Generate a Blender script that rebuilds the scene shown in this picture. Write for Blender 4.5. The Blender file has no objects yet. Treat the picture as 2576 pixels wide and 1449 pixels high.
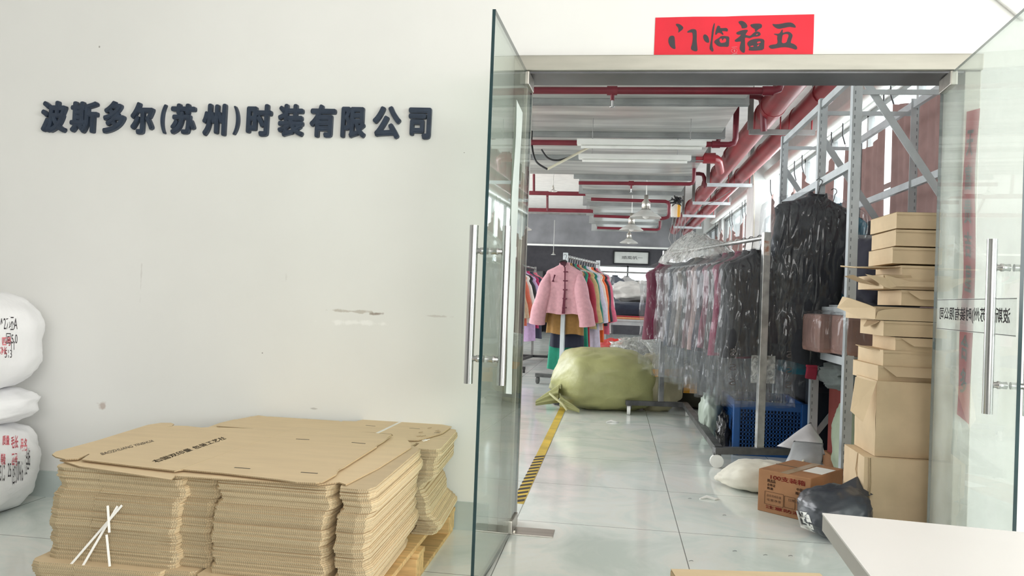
import bpy, bmesh, math, random
from mathutils import Vector, Matrix, noise
from mathutils.bvhtree import BVHTree
random.seed(7)
S = bpy.context.scene
COL = S.collection
PI = math.pi

# ------------------------------------------------------------------ camera
F, CX, CY, HC = 1940.0, 1288.0, 724.5, 1.1
_y = Vector(((1547 - CX) / F, -(757 - CY) / F, -1)).normalized()
_r = math.radians(2.1)
_z = Vector((math.sin(_r), math.cos(_r), 0)); _z = (_z - _y * _z.dot(_y)).normalized()
_x = _y.cross(_z)
CW = Matrix((_x, _y, _z))                       # rows: world axes in camera space = camera-to-world rotation
cam_d = bpy.data.cameras.new('camera'); cam = bpy.data.objects.new('camera', cam_d); COL.objects.link(cam)
cam.matrix_world = Matrix.Translation((0, 0, HC)) @ CW.to_4x4()
cam_d.sensor_width = 36; cam_d.lens = 36 * F / 2576; cam_d.clip_start = .05
S.camera = cam

def at(px, py, X=None, Y=None, Z=None):
    """point of the place seen at a photo pixel, on the plane X=, Y= or Z="""
    v = CW @ Vector(((px - CX) / F, -(py - CY) / F, -1))
    t = X / v.x if X is not None else Y / v.y if Y is not None else (Z - HC) / v.z
    return Vector((0, 0, HC)) + v * t

# ------------------------------------------------------------------ light
S.view_settings.view_transform = 'Standard'; S.view_settings.look = 'None'
S.view_settings.gamma = 1; S.view_settings.use_curve_mapping = False
S.view_settings.exposure = 0.3
W = bpy.data.worlds.new('overcast'); S.world = W; W.use_nodes = True
bg = W.node_tree.nodes['Background']; bg.inputs[0].default_value = (.97, .985, 1, 1); bg.inputs[1].default_value = 1.6
try:
    S.cycles.use_denoising = True
    S.cycles.transparent_max_bounces = 40; S.cycles.max_bounces = 10; S.cycles.diffuse_bounces = 5; S.cycles.glossy_bounces = 5
    S.cycles.sample_clamp_indirect = 6
except Exception: pass

def area(name, loc, rot, sx, sy, power, col=(1, 1, 1)):
    d = bpy.data.lights.new(name, 'AREA'); d.shape = 'RECTANGLE'; d.size = sx; d.size_y = sy; d.energy = power; d.color = col
    o = bpy.data.objects.new(name, d); COL.objects.link(o); o.location = loc; o.rotation_euler = rot
    return o
# daylight: the glazed front of the entrance room behind the camera, and the hall's window bands
area('entrance_daylight', (1.5, -3.9, 2.2), (math.radians(98), 0, 0), 4, 2.0, 122, (1, .985, .96))
area('side_window_daylight', (8.4, -1.8, 2.0), (0, math.radians(90), 0), 2.6, 3.8, 300, (1, .985, .965))
area('hall_window_daylight', (-6.9, 12, 2.2), (0, math.radians(-90), 0), 2.2, 16, 480, (.96, .98, 1))
area('hall_side_daylight', (2.75, 11, 2.2), (0, math.radians(90), 0), 2.0, 14, 620, (.97, .985, 1))

# ------------------------------------------------------------------ materials
def lin(c):
    f = lambda v: ((v / 255 + .055) / 1.055) ** 2.4 if v > 10 else v / 255 / 12.92
    return (f(c[0]), f(c[1]), f(c[2]), 1)
MATS = {}
def nt(name):
    m = bpy.data.materials.new(name); m.use_nodes = True; t = m.node_tree
    return m, t, t.nodes, t.links, t.nodes['Principled BSDF']
def mat(name, rgb, rough=.6, metal=0, var=.08, scale=6, bump=0, bscale=40, spec=.5, stretch=(1, 1, 1), trans=0, rgb2=None, sheen=0):
    if name in MATS: return MATS[name]
    m, t, N, L, b = nt(name)
    tc = N.new('ShaderNodeTexCoord'); mp = N.new('ShaderNodeMapping'); mp.inputs['Scale'].default_value = stretch
    L.new(tc.outputs['Object'], mp.inputs[0])
    nz = N.new('ShaderNodeTexNoise'); nz.inputs['Scale'].default_value = scale; nz.inputs['Detail'].default_value = 5
    L.new(mp.outputs[0], nz.inputs['Vector'])
    rp = N.new('ShaderNodeValToRGB'); c = lin(rgb); c2 = lin(rgb2) if rgb2 else tuple(v * (1 - var * 2) for v in c[:3]) + (1,)
    rp.color_ramp.elements[0].position = .35; rp.color_ramp.elements[1].position = .65
    rp.color_ramp.elements[0].color = c2; rp.color_ramp.elements[1].color = tuple(min(1, v * (1 + (0 if rgb2 else var))) for v in c[:3]) + (1,)
    L.new(nz.outputs['Fac'], rp.inputs[0]); L.new(rp.outputs[0], b.inputs['Base Color'])
    b.inputs['Roughness'].default_value = rough; b.inputs['Metallic'].default_value = metal
    b.inputs['Specular IOR Level'].default_value = spec
    if sheen: b.inputs['Sheen Weight'].default_value = sheen
    if bump:
        n2 = N.new('ShaderNodeTexNoise'); n2.inputs['Scale'].default_value = bscale; n2.inputs['Detail'].default_value = 4
        L.new(mp.outputs[0], n2.inputs['Vector'])
        bp = N.new('ShaderNodeBump'); bp.inputs['Strength'].default_value = bump; bp.inputs['Distance'].default_value = .02
        L.new(n2.outputs['Fac'], bp.inputs['Height']); L.new(bp.outputs[0], b.inputs['Normal'])
    if trans:
        tr = N.new('ShaderNodeBsdfTranslucent'); L.new(rp.outputs[0], tr.inputs[0])
        mx = N.new('ShaderNodeMixShader'); mx.inputs[0].default_value = trans
        L.new(b.outputs[0], mx.inputs[1]); L.new(tr.outputs[0], mx.inputs[2]); L.new(mx.outputs[0], N['Material Output'].inputs[0])
    MATS[name] = m
    return m

def clear_mat(name, tint, gloss_rough=.02, ior=1.5, dust=.05, dust_rgb=(235, 238, 236), bump=0, bscale=12, fac_min=0.0, stretch=(1, 1, 1), crumple=0, graze=1.0):
    if name in MATS: return MATS[name]
    m, t, N, L, b = nt(name); N.remove(b)
    tc = N.new('ShaderNodeTexCoord'); mp = N.new('ShaderNodeMapping'); mp.inputs['Scale'].default_value = stretch; L.new(tc.outputs['Object'], mp.inputs[0])
    tr = N.new('ShaderNodeBsdfTransparent'); tr.inputs[0].default_value = lin(tint)
    gl = N.new('ShaderNodeBsdfGlossy'); gl.inputs['Roughness'].default_value = gloss_rough
    f0 = ((ior - 1) / (ior + 1)) ** 2                # Schlick, the same from both sides of a sheet
    lw = N.new('ShaderNodeLayerWeight'); lw.inputs['Blend'].default_value = .5
    pw = N.new('ShaderNodeMath'); pw.operation = 'POWER'; pw.inputs[1].default_value = 5; L.new(lw.outputs['Facing'], pw.inputs[0])
    fr = N.new('ShaderNodeMath'); fr.operation = 'MULTIPLY_ADD'; fr.inputs[1].default_value = (1 - f0) * graze; fr.inputs[2].default_value = f0; L.new(pw.outputs[0], fr.inputs[0])
    if bump:
        n = N.new('ShaderNodeTexNoise'); n.noise_type = 'RIDGED_MULTIFRACTAL'; n.normalize = True; n.inputs['Scale'].default_value = bscale * .6; n.inputs['Detail'].default_value = 3; n.inputs['Distortion'].default_value = .6
        L.new(mp.outputs[0], n.inputs['Vector'])
        bp = N.new('ShaderNodeBump'); bp.inputs['Strength'].default_value = bump; bp.inputs['Distance'].default_value = .03
        L.new(n.outputs['Fac'], bp.inputs['Height']); L.new(bp.outputs[0], gl.inputs['Normal']); L.new(bp.outputs[0], lw.inputs['Normal'])
    ad = N.new('ShaderNodeMath'); ad.operation = 'ADD'; ad.inputs[1].default_value = fac_min; ad.use_clamp = True; L.new(fr.outputs[0], ad.inputs[0])
    m1 = N.new('ShaderNodeMixShader'); L.new(ad.outputs[0], m1.inputs[0]); L.new(tr.outputs[0], m1.inputs[1]); L.new(gl.outputs[0], m1.inputs[2])
    df = N.new('ShaderNodeBsdfDiffuse'); df.inputs[0].default_value = lin(dust_rgb)
    tl = N.new('ShaderNodeBsdfTranslucent'); tl.inputs[0].default_value = lin(dust_rgb)
    md = N.new('ShaderNodeMixShader'); md.inputs[0].default_value = .5; L.new(df.outputs[0], md.inputs[1]); L.new(tl.outputs[0], md.inputs[2])
    nz = N.new('ShaderNodeTexNoise'); nz.inputs['Scale'].default_value = 5 if not crumple else crumple; nz.inputs['Detail'].default_value = 6; nz.inputs['Distortion'].default_value = 1.5 if crumple else 0
    L.new(mp.outputs[0], nz.inputs['Vector'])
    mr = N.new('ShaderNodeMapRange'); mr.inputs['From Min'].default_value = .35; mr.inputs['From Max'].default_value = .7
    mr.inputs['To Min'].default_value = dust * (.3 if crumple else .6); mr.inputs['To Max'].default_value = dust * (2.2 if crumple else 1.4); L.new(nz.outputs['Fac'], mr.inputs[0])
    m2 = N.new('ShaderNodeMixShader'); L.new(mr.outputs[0], m2.inputs[0]); L.new(m1.outputs[0], m2.inputs[1]); L.new(md.outputs[0], m2.inputs[2])
    L.new(m2.outputs[0], N['Material Output'].inputs[0])
    MATS[name] = m
    return m

def floor_mat():
    m, t, N, L, b = nt('polished_tile')
    tc = N.new('ShaderNodeTexCoord')
    n1 = N.new('ShaderNodeTexNoise'); n1.inputs['Scale'].default_value = 1.7; n1.inputs['Detail'].default_value = 9; n1.inputs['Distortion'].default_value = 1.6; n1.inputs['Roughness'].default_value = .62
    L.new(tc.outputs['Object'], n1.inputs['Vector'])
    r1 = N.new('ShaderNodeValToRGB'); e = r1.color_ramp.elements
    e[0].position = .34; e[0].color = lin((214, 224, 219)); e[1].position = .62; e[1].color = lin((238, 241, 238))
    k = e.new(.5); k.color = lin((230, 236, 232)); k = e.new(.56); k.color = lin((238, 239, 234))
    L.new(n1.outputs['Fac'], r1.inputs[0])
    br = N.new('ShaderNodeTexBrick'); br.offset = 0; br.squash = 1
    br.inputs['Color1'].default_value = (1, 1, 1, 1); br.inputs['Color2'].default_value = (.96, .97, .965, 1); br.inputs['Mortar'].default_value = (.28, .28, .27, 1)
    br.inputs['Scale'].default_value = 1; br.inputs['Mortar Size'].default_value = .0022; br.inputs['Mortar Smooth'].default_value = 0
    br.inputs['Brick Width'].default_value = .79; br.inputs['Row Height'].default_value = .8
    mp = N.new('ShaderNodeMapping'); mp.inputs['Location'].default_value = (.444 + .79 * 30, -3.8 + .8 * 30, 0); L.new(tc.outputs['Object'], mp.inputs[0]); L.new(mp.outputs[0], br.inputs['Vector'])
    mx = N.new('ShaderNodeMix'); mx.data_type = 'RGBA'; mx.blend_type = 'MULTIPLY'; mx.inputs[0].default_value = 1
    L.new(r1.outputs[0], mx.inputs[6]); L.new(br.outputs['Color'], mx.inputs[7]); L.new(mx.outputs[2], b.inputs['Base Color'])
    n2 = N.new('ShaderNodeTexNoise'); n2.inputs['Scale'].default_value = 3; n2.inputs['Detail'].default_value = 6; L.new(tc.outputs['Object'], n2.inputs['Vector'])
    mr = N.new('ShaderNodeMapRange'); mr.inputs['To Min'].default_value = .04; mr.inputs['To Max'].default_value = .17; L.new(n2.outputs['Fac'], mr.inputs[0]); L.new(mr.outputs[0], b.inputs['Roughness'])
    n3 = N.new('ShaderNodeTexNoise'); n3.inputs['Scale'].default_value = 2.2; L.new(tc.outputs['Object'], n3.inputs['Vector'])
    bp = N.new('ShaderNodeBump'); bp.inputs['Strength'].default_value = .03; bp.inputs['Distance'].default_value = .05; L.new(n3.outputs['Fac'], bp.inputs['Height']); L.new(bp.outputs[0], b.inputs['Normal'])
    b.inputs['Specular IOR Level'].default_value = .6
    return m

def plaster_mat():
    """white emulsion with the scuffs and scrapes the wall carries"""
    m, t, N, L, b = nt('white_plaster')
    tc = N.new('ShaderNodeTexCoord')
    n1 = N.new('ShaderNodeTexNoise'); n1.inputs['Scale'].default_value = 1.1; n1.inputs['Detail'].default_value = 4; L.new(tc.outputs['Object'], n1.inputs['Vector'])
    r1 = N.new('ShaderNodeValToRGB'); r1.color_ramp.elements[0].position = .3; r1.color_ramp.elements[1].position = .7
    r1.color_ramp.elements[0].color = lin((230, 230, 227)); r1.color_ramp.elements[1].color = lin((236, 236, 233)); L.new(n1.outputs['Fac'], r1.inputs[0])
    prev = r1.outputs[0]
    nz = N.new('ShaderNodeTexNoise'); nz.inputs['Scale'].default_value = 22; nz.inputs['Detail'].default_value = 5; L.new(tc.outputs['Object'], nz.inputs['Vector'])
    def scuff(px, py, w, h, rgb, amt):
        nonlocal prev
        c = at(px, py, Y=3.58)
        mp = N.new('ShaderNodeMapping'); mp.vector_type = 'POINT'
        mp.inputs['Location'].default_value = (-c.x / w, 0, -c.z / h); mp.inputs['Scale'].default_value = (1 / w, 0, 1 / h)
        L.new(tc.outputs['Object'], mp.inputs[0])
        ln = N.new('ShaderNodeVectorMath'); ln.operation = 'LENGTH'; L.new(mp.outputs[0], ln.inputs[0])
        ad = N.new('ShaderNodeMath'); ad.operation = 'MULTIPLY_ADD'; ad.inputs[1].default_value = 2.4; L.new(nz.outputs['Fac'], ad.inputs[0]); L.new(ln.outputs['Value'], ad.inputs[2])
        mr = N.new('ShaderNodeMapRange'); mr.inputs['From Min'].default_value = 1.5; mr.inputs['From Max'].default_value = 1.9
        mr.inputs['To Min'].default_value = amt; mr.inputs['To Max'].default_value = 0; L.new(ad.outputs[0], mr.inputs[0])
        mx = N.new('ShaderNodeMix'); mx.data_type = 'RGBA'; L.new(mr.outputs[0], mx.inputs[0]); L.new(prev, mx.inputs[6]); mx.inputs[7].default_value = lin(rgb)
        prev = mx.outputs[2]
    scuff(950, 789, .06, .014, (150, 138, 128), .9); scuff(880, 783, .17, .012, (190, 184, 174), .8); scuff(900, 812, .2, .02, (250, 250, 248), .6)
    scuff(258, 1022, .03, .035, (190, 175, 165), .8); scuff(1090, 795, .1, .008, (205, 200, 195), .7); scuff(660, 888, .006, .006, (130, 125, 120), .9)
    scuff(250, 118, .008, .01, (150, 146, 140), .9); scuff(200, 105, .006, .006, (165, 160, 155), .9); scuff(1168, 384, .006, .004, (120, 115, 110), .9)
    scuff(790, 1028, .03, .006, (190, 188, 184), .8); scuff(355, 700, .006, .14, (210, 208, 204), .6); scuff(720, 700, .012, .03, (212, 210, 206), .5)
    L.new(prev, b.inputs['Base Color']); b.inputs['Roughness'].default_value = .55; b.inputs['Specular IOR Level'].default_value = .3
    n4 = N.new('ShaderNodeTexNoise'); n4.inputs['Scale'].default_value = 7; L.new(tc.outputs['Object'], n4.inputs['Vector'])
    bp = N.new('ShaderNodeBump'); bp.inputs['Strength'].default_value = .06; bp.inputs['Distance'].default_value = .02; L.new(n4.outputs['Fac'], bp.inputs['Height']); L.new(bp.outputs[0], b.inputs['Normal'])
    return m

def card_mat(name, face, edge, period=.0062):
    """corrugated board: plain liner on the faces, flutes on the cut edges, front edges also shaded by colour"""
    m, t, N, L, b = nt(name)
    tc = N.new('ShaderNodeTexCoord'); ge = N.new('ShaderNodeNewGeometry')
    n1 = N.new('ShaderNodeTexNoise'); n1.inputs['Scale'].default_value = 4; n1.inputs['Detail'].default_value = 6
    mp = N.new('ShaderNodeMapping'); mp.inputs['Scale'].default_value = (1, 5, 1); L.new(tc.outputs['Object'], mp.inputs[0]); L.new(mp.outputs[0], n1.inputs['Vector'])
    r1 = N.new('ShaderNodeValToRGB'); c = lin(face); r1.color_ramp.elements[0].position = .3; r1.color_ramp.elements[1].position = .7
    r1.color_ramp.elements[0].color = tuple(v * .93 for v in c[:3]) + (1,); r1.color_ramp.elements[1].color = c; L.new(n1.outputs['Fac'], r1.inputs[0])
    wv = N.new('ShaderNodeTexWave'); wv.wave_type = 'BANDS'; wv.bands_direction = 'X'; wv.inputs['Scale'].default_value = 2 * PI / 20 / period; wv.inputs['Distortion'].default_value = 1.2; wv.inputs['Detail Scale'].default_value = 8
    oi = N.new('ShaderNodeObjectInfo'); va = N.new('ShaderNodeVectorMath'); va.operation = 'ADD'; L.new(tc.outputs['Object'], va.inputs[0]); L.new(oi.outputs['Random'], va.inputs[1]); L.new(va.outputs[0], wv.inputs['Vector'])
    r2 = N.new('ShaderNodeValToRGB'); c = lin(edge); r2.color_ramp.elements[0].color = tuple(v * .42 for v in c[:3]) + (1,); r2.color_ramp.elements[1].color = tuple(v * .78 for v in c[:3]) + (1,); L.new(wv.outputs['Fac'], r2.inputs[0])  # flute pattern, with shade painted into the front-facing edges
    sy = N.new('ShaderNodeSeparateXYZ'); L.new(ge.outputs['Normal'], sy.inputs[0]); ay = N.new('ShaderNodeMath'); ay.operation = 'ABSOLUTE'; L.new(sy.outputs['Y'], ay.inputs[0])
    me = N.new('ShaderNodeMix'); me.data_type = 'RGBA'; L.new(ay.outputs[0], me.inputs[0]); me.inputs[6].default_value = lin(edge); L.new(r2.outputs[0], me.inputs[7])
    sx = N.new('ShaderNodeSeparateXYZ'); L.new(ge.outputs['Normal'], sx.inputs[0]); ab = N.new('ShaderNodeMath'); ab.operation = 'ABSOLUTE'; L.new(sx.outputs['Z'], ab.inputs[0])
    gt = N.new('ShaderNodeMath'); gt.operation = 'GREATER_THAN'; gt.inputs[1].default_value = .5; L.new(ab.outputs[0], gt.inputs[0])
    mx = N.new('ShaderNodeMix'); mx.data_type = 'RGBA'; L.new(gt.outputs[0], mx.inputs[0]); L.new(me.outputs[2], mx.inputs[6]); L.new(r1.outputs[0], mx.inputs[7]); hv = N.new('ShaderNodeHueSaturation'); vr = N.new('ShaderNodeMapRange'); vr.inputs['To Min'].default_value = .84; vr.inputs['To Max'].default_value = 1.04; L.new(oi.outputs['Random'], vr.inputs[0]); L.new(vr.outputs[0], hv.inputs['Value']); L.new(mx.outputs[2], hv.inputs['Color']); L.new(hv.outputs[0], b.inputs['Base Color'])
    b.inputs['Roughness'].default_value = .8; b.inputs['Specular IOR Level'].default_value = .2
    MATS[name] = m
    return m

M_FLOOR = floor_mat(); M_WALL = plaster_mat()
M_HALLWALL = mat('hall_wall_paint', (226, 226, 224), .7, var=.03)
M_CEIL = mat('ceiling_paint', (234, 230, 227), .8, var=.03)
M_STEEL = mat('brushed_steel', (196, 192, 184), .32, .9, var=.08, scale=3, stretch=(.3, 8, 8))
M_CHROME = mat('chrome_tube', (196, 196, 196), .22, 1, var=.05, scale=5)
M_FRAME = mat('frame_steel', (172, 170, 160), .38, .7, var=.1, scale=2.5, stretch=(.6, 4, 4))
M_GLASSEDGE = mat('glass_edge', (34, 62, 66), .15, 0, var=.1)
M_GLASS = clear_mat('door_glass', (243, 249, 245), .01, 1.45, .045, (232, 238, 234))
M_GLASSD = clear_mat('dusty_door_glass', (243, 248, 246), .01, 1.45, .17, (236, 240, 238))
M_WGLASS = clear_mat('window_glass', (245, 250, 250), .01, 1.4, .02)
M_POLY = clear_mat('garment_plastic', (244, 245, 246), .07, 1.35, .028, (240, 240, 240), 1, 16, .018, (2.2, 2.2, .5), 14, .2)
M_POLYHEAVY = clear_mat('crumpled_plastic', (235, 236, 236), .14, 1.35, .3, (236, 236, 232), 1, 14, .05, (1, 1, 1), 18)
M_SIGN = mat('navy_acrylic', (46, 58, 76), .45, 0, var=.08, scale=30)
M_RED = mat('red_paper', (226, 30, 52), .6, var=.05, scale=4)
M_REDOLD = mat('faded_red_paper', (214, 74, 84), .7, var=.08, scale=3)
M_RTHIN = mat('dark_red_pipe', (112, 30, 44), .4, var=.1, scale=4)
M_STRIP = mat('strip_paper', (212, 222, 217), .7, var=.03)
M_PAPERBACK = mat('paper_back', (240, 240, 236), .7, var=.03)
M_INK = mat('ink', (52, 46, 52), .5, var=.06, scale=20)
M_INKFADED = mat('faded_ink', (96, 92, 92), .6, var=.08, scale=20)
M_GREY = mat('grey_print', (92, 82, 70), .8, var=.1)
M_CARD = card_mat('kraft_board', (228, 206, 170), (226, 206, 168))
M_CARDTOP = card_mat('kraft_board_top', (234, 211, 174), (206, 182, 144))
M_BOX = mat('kraft_carton', (216, 193, 160), .8, var=.05, scale=5, spec=.2)
M_BOXIN = mat('kraft_carton_inside', (194, 170, 138), .85, var=.05, scale=5, spec=.2)
M_BOXBROWN = mat('brown_carton', (166, 122, 88), .75, var=.07, scale=6, spec=.25)
M_TAPE = mat('clear_tape', (190, 165, 135), .15, var=.05)
M_WOOD = mat('pallet_pine', (222, 186, 128), .75, var=.12, scale=6, stretch=(1, 8, 8))
M_STRAP = mat('white_strap', (240, 238, 232), .4, var=.03)
M_SACK = mat('white_sack', (242, 242, 244), .55, var=.02, scale=4, bump=.5, bscale=7)
M_TABLE = mat('white_laminate', (238, 236, 234), .32, var=.015, scale=2)
M_TEDGE = mat('table_edge', (196, 194, 190), .5, var=.03)
M_RPIPE = mat('red_pipe', (142, 46, 52), .36, 0, var=.1, scale=4)
M_DUCT = mat('galvanised_sheet', (214, 214, 210), .3, .6, var=.16, scale=2.2, bump=.3, bscale=2.5, stretch=(.35, 3, 3))
M_FLANGE = mat('galvanised_flange', (165, 168, 168), .4, .7, var=.1, scale=4)
M_STRUT = mat('grey_steel_strut', (140, 138, 136), .5, .5, var=.12)
M_SHELF = mat('pale_grey_shelving', (196, 202, 205), .45, .15, var=.06)
M_CURTAIN = mat('brown_curtain', (112, 88, 84), .9, var=.06, scale=9, trans=.12)
M_WHITEP = mat('white_plastic', (236, 236, 232), .4, var=.02)
M_BLACK = mat('black_rubber', (34, 34, 36), .5, var=.1)
M_RACK = mat('rack_steel', (172, 172, 170), .35, .7, var=.14, scale=12)
M_RACKDARK = mat('rack_base_steel', (92, 92, 92), .5, .4, var=.2, scale=9)
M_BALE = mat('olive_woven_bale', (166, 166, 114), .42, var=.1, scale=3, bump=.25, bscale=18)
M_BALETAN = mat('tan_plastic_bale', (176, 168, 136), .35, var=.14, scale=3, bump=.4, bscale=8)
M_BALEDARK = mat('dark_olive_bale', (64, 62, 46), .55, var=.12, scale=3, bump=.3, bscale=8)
M_ORANGET = mat('orange_tape', (232, 168, 52), .3, var=.06)
M_CRATE = mat('blue_crate', (16, 78, 142), .4, var=.06)
M_VAL = mat('grey_valance', (132, 132, 136), .85, var=.08, scale=2.5)
M_DARKWALL = mat('dark_grey_paint', (88, 86, 92), .8, var=.06)
M_SHADE = mat('lamp_enamel', (205, 204, 200), .35, .2, var=.05)
M_BLKPOLY = mat('black_poly_mailer', (62, 66, 74), .28, var=.1, scale=5, bump=.3, bscale=9)
M_LABEL = mat('white_label', (236, 236, 232), .6, var=.02)
M_PINKINK = mat('red_stamp', (232, 130, 140), .7, var=.05)
M_DGREY = mat('scrap_dark', (40, 40, 44), .6)

def cloth(rgb):
    return mat('cloth_%d_%d_%d' % rgb, rgb, .88, var=.05, scale=26, sheen=.15)

# ------------------------------------------------------------------ mesh helpers
class G:
    def __init__(s): s.b = bmesh.new()
    def poly(s, vs, faces, smooth=False):
        v = [s.b.verts.new(p) for p in vs]
        for f in faces:
            try: q = s.b.faces.new([v[i] for i in f]); q.smooth = smooth
            except ValueError: pass
        return s
    def box(s, c, d, R=None, bev=0):
        t = bmesh.new(); bmesh.ops.create_cube(t, size=1)
        for v in t.verts: v.co = Vector((v.co.x * d[0], v.co.y * d[1], v.co.z * d[2]))
        if bev: bmesh.ops.bevel(t, geom=t.edges[:], offset=bev, segments=2, affect='EDGES', profile=.6)
        for v in t.verts: v.co = (R @ v.co if R else v.co) + Vector(c)
        t.verts.index_update()
        s.poly([v.co.copy() for v in t.verts], [[v.index for v in f.verts] for f in t.faces]); t.free()
        return s
    def bar(s, a, b, w, h=None, bev=0):
        a, b = Vector(a), Vector(b); d = b - a
        up = Vector((0, 0, 1)) if abs(d.normalized().z) < .95 else Vector((0, 1, 0))
        x = d.normalized(); y = up.cross(x).normalized(); z = x.cross(y)
        return s.box((a + b) / 2, (d.length, w, h or w), Matrix((x, y, z)).transposed(), bev)
    def tube(s, pts, r, n=12, cap=True, smooth=True):
        pts = [Vector(p) for p in pts]; rs = r if isinstance(r, (list, tuple)) else [r] * len(pts)
        rings = []; nrm = None
        for i, p in enumerate(pts):
            d = ((pts[min(i + 1, len(pts) - 1)] - p).normalized() + (p - pts[max(i - 1, 0)]).normalized()).normalized()
            if nrm is None: nrm = d.orthogonal().normalized()
            else: nrm = (nrm - d * nrm.dot(d)).normalized()
            bi = d.cross(nrm); rings.append([p + (nrm * math.cos(a) + bi * math.sin(a)) * rs[i] for a in (2 * PI * k / n for k in range(n))])
        vs = [q for g in rings for q in g]; fs = []
        for i in range(len(pts) - 1):
            for k in range(n): fs.append((i * n + k, i * n + (k + 1) % n, (i + 1) * n + (k + 1) % n, (i + 1) * n + k))
        s.poly(vs, fs, smooth)
        if cap:
            s.poly(rings[0], [tuple(range(n))[::-1]]); s.poly(rings[-1], [tuple(range(n))])
        return s
    def lathe(s, prof, c=(0, 0, 0), n=24, R=None):
        vs = []; c = Vector(c)
        for r, z in prof:
            for k in range(n):
                p = Vector((r * math.cos(2 * PI * k / n), r * math.sin(2 * PI * k / n), z)); vs.append((R @ p if R else p) + c)
        fs = [(i * n + k, i * n + (k + 1) % n, (i + 1) * n + (k + 1) % n, (i + 1) * n + k) for i in range(len(prof) - 1) for k in range(n)]
        return s.poly(vs, fs, True)
    def grid(s, f, nu, nv, closed=False, smooth=True):
        vs = [Vector(f(i / nu, j / nv)) for j in range(nv + 1) for i in range(nu + (0 if closed else 1))]
        w = nu if closed else nu + 1
        fs = [(j * w + i, j * w + (i + 1) % w, (j + 1) * w + (i + 1) % w, (j + 1) * w + i) for j in range(nv) for i in range(nu)]
        return s.poly(vs, fs, smooth)
    def prism(s, pts, off):
        """closed outline (3D points) swept by the vector off"""
        n = len(pts); off = Vector(off); vs = [Vector(p) for p in pts] + [Vector(p) + off for p in pts]
        s.poly(vs, [tuple(range(n)), tuple(range(n, 2 * n))[::-1]] + [(i, i + n, (i + 1) % n + n, (i + 1) % n) for i in range(n)])
        return s
    def o(s, name, m, parent=None, world=True, recalc=True):
        if recalc: bmesh.ops.recalc_face_normals(s.b, faces=s.b.faces[:])
        me = bpy.data.meshes.new(name); ob = bpy.data.objects.new(name, me)
        off = Vector()
        if world:
            if parent:
                q = parent
                while q: off += q.location; q = q.parent
            else:
                xs = [v.co for v in s.b.verts]
                off = Vector(((min(v.x for v in xs) + max(v.x for v in xs)) / 2, (min(v.y for v in xs) + max(v.y for v in xs)) / 2, min(v.z for v in xs)))
                ob.location = off
            for v in s.b.verts: v.co -= off
        s.b.to_mesh(me); s.b.free()
        for k in (m if isinstance(m, (list, tuple)) else [m]): me.materials.append(k)
        COL.objects.link(ob)
        if parent: ob.parent = parent
        return ob

def tag(o, label, cat, group=None, kind=None):
    if label: o['label'] = label
    if cat: o['category'] = cat
    if group: o['group'] = group
    if kind: o['kind'] = kind
    return o
def thing(name, label, cat, loc=(0, 0, 0), rz=0, group=None):
    o = bpy.data.objects.new(name, None); COL.objects.link(o); o.location = loc; o.rotation_euler = (0, 0, rz); o.empty_display_size = .1
    return tag(o, label, cat, group)
def struct(o, label=None):
    o['kind'] = 'structure'
    if label: o['label'] = label
    return o
def keep_world(ob):                       # a single-mesh object whose material is laid out in world metres
    off = ob.location.copy()
    for v in ob.data.vertices: v.co += off
    ob.location = (0, 0, 0); return ob

def text_mesh(s, bold=0, extrude=0):
    c = bpy.data.curves.new('lettering', 'FONT'); c.body = s; c.size = 1; c.extrude = extrude; c.align_x = 'CENTER'; c.align_y = 'CENTER'
    o = bpy.data.objects.new('lettering', c); COL.objects.link(o)
    dg = bpy.context.evaluated_depsgraph_get(); me = bpy.data.meshes.new_from_object(o.evaluated_get(dg))
    bpy.data.objects.remove(o); bpy.data.curves.remove(c)
    if bold:                                              # thicken the strokes: the glyph repeated around a small circle
        b = bmesh.new()
        for k in range(9):
            r = Vector((0, 0, .002)) if k == 8 else Vector((bold * math.cos(k * PI / 4), bold * math.sin(k * PI / 4), -.0004 * k))
            n = len(b.verts); b.from_mesh(me); b.verts.ensure_lookup_table()
            for v in b.verts[n:]: v.co += r
        b.to_mesh(me); b.free()
    return me
def place_text(name, s, m, parent, fn, bold=0, extrude=0, size=None):
    """fn maps normalised (u, v, w) in 0..1 of the text's own box to a point of the place; size None = fill the box"""
    me = text_mesh(s, bold, extrude); vs = [v.co.copy() for v in me.vertices]
    x0, x1 = min(v.x for v in vs), max(v.x for v in vs); y0, y1 = min(v.y for v in vs), max(v.y for v in vs); z0, z1 = min(v.z for v in vs), max(v.z for v in vs)
    off = Vector(); q = parent
    while q: off += q.location; q = q.parent
    for v in me.vertices:
        p = v.co
        v.co = fn((p.x - x0) / max(x1 - x0, 1e-6), (p.y - y0) / max(y1 - y0, 1e-6), (p.z - z0) / (z1 - z0) if z1 - z0 > 1e-6 else 0) - off
    me.materials.clear(); me.materials.append(m); me.name = name
    o = bpy.data.objects.new(name, me); COL.objects.link(o); o.parent = parent
    return o
def quad(p00, p10, p01, p11, nrm=Vector((0, -1, 0)), lift=.001, depth=0):
    p00, p10, p01, p11 = map(Vector, (p00, p10, p01, p11))
    return lambda u, v, w: (p00 * (1 - u) + p10 * u) * (1 - v) + (p01 * (1 - u) + p11 * u) * v + nrm * (lift + depth * w)

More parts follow.
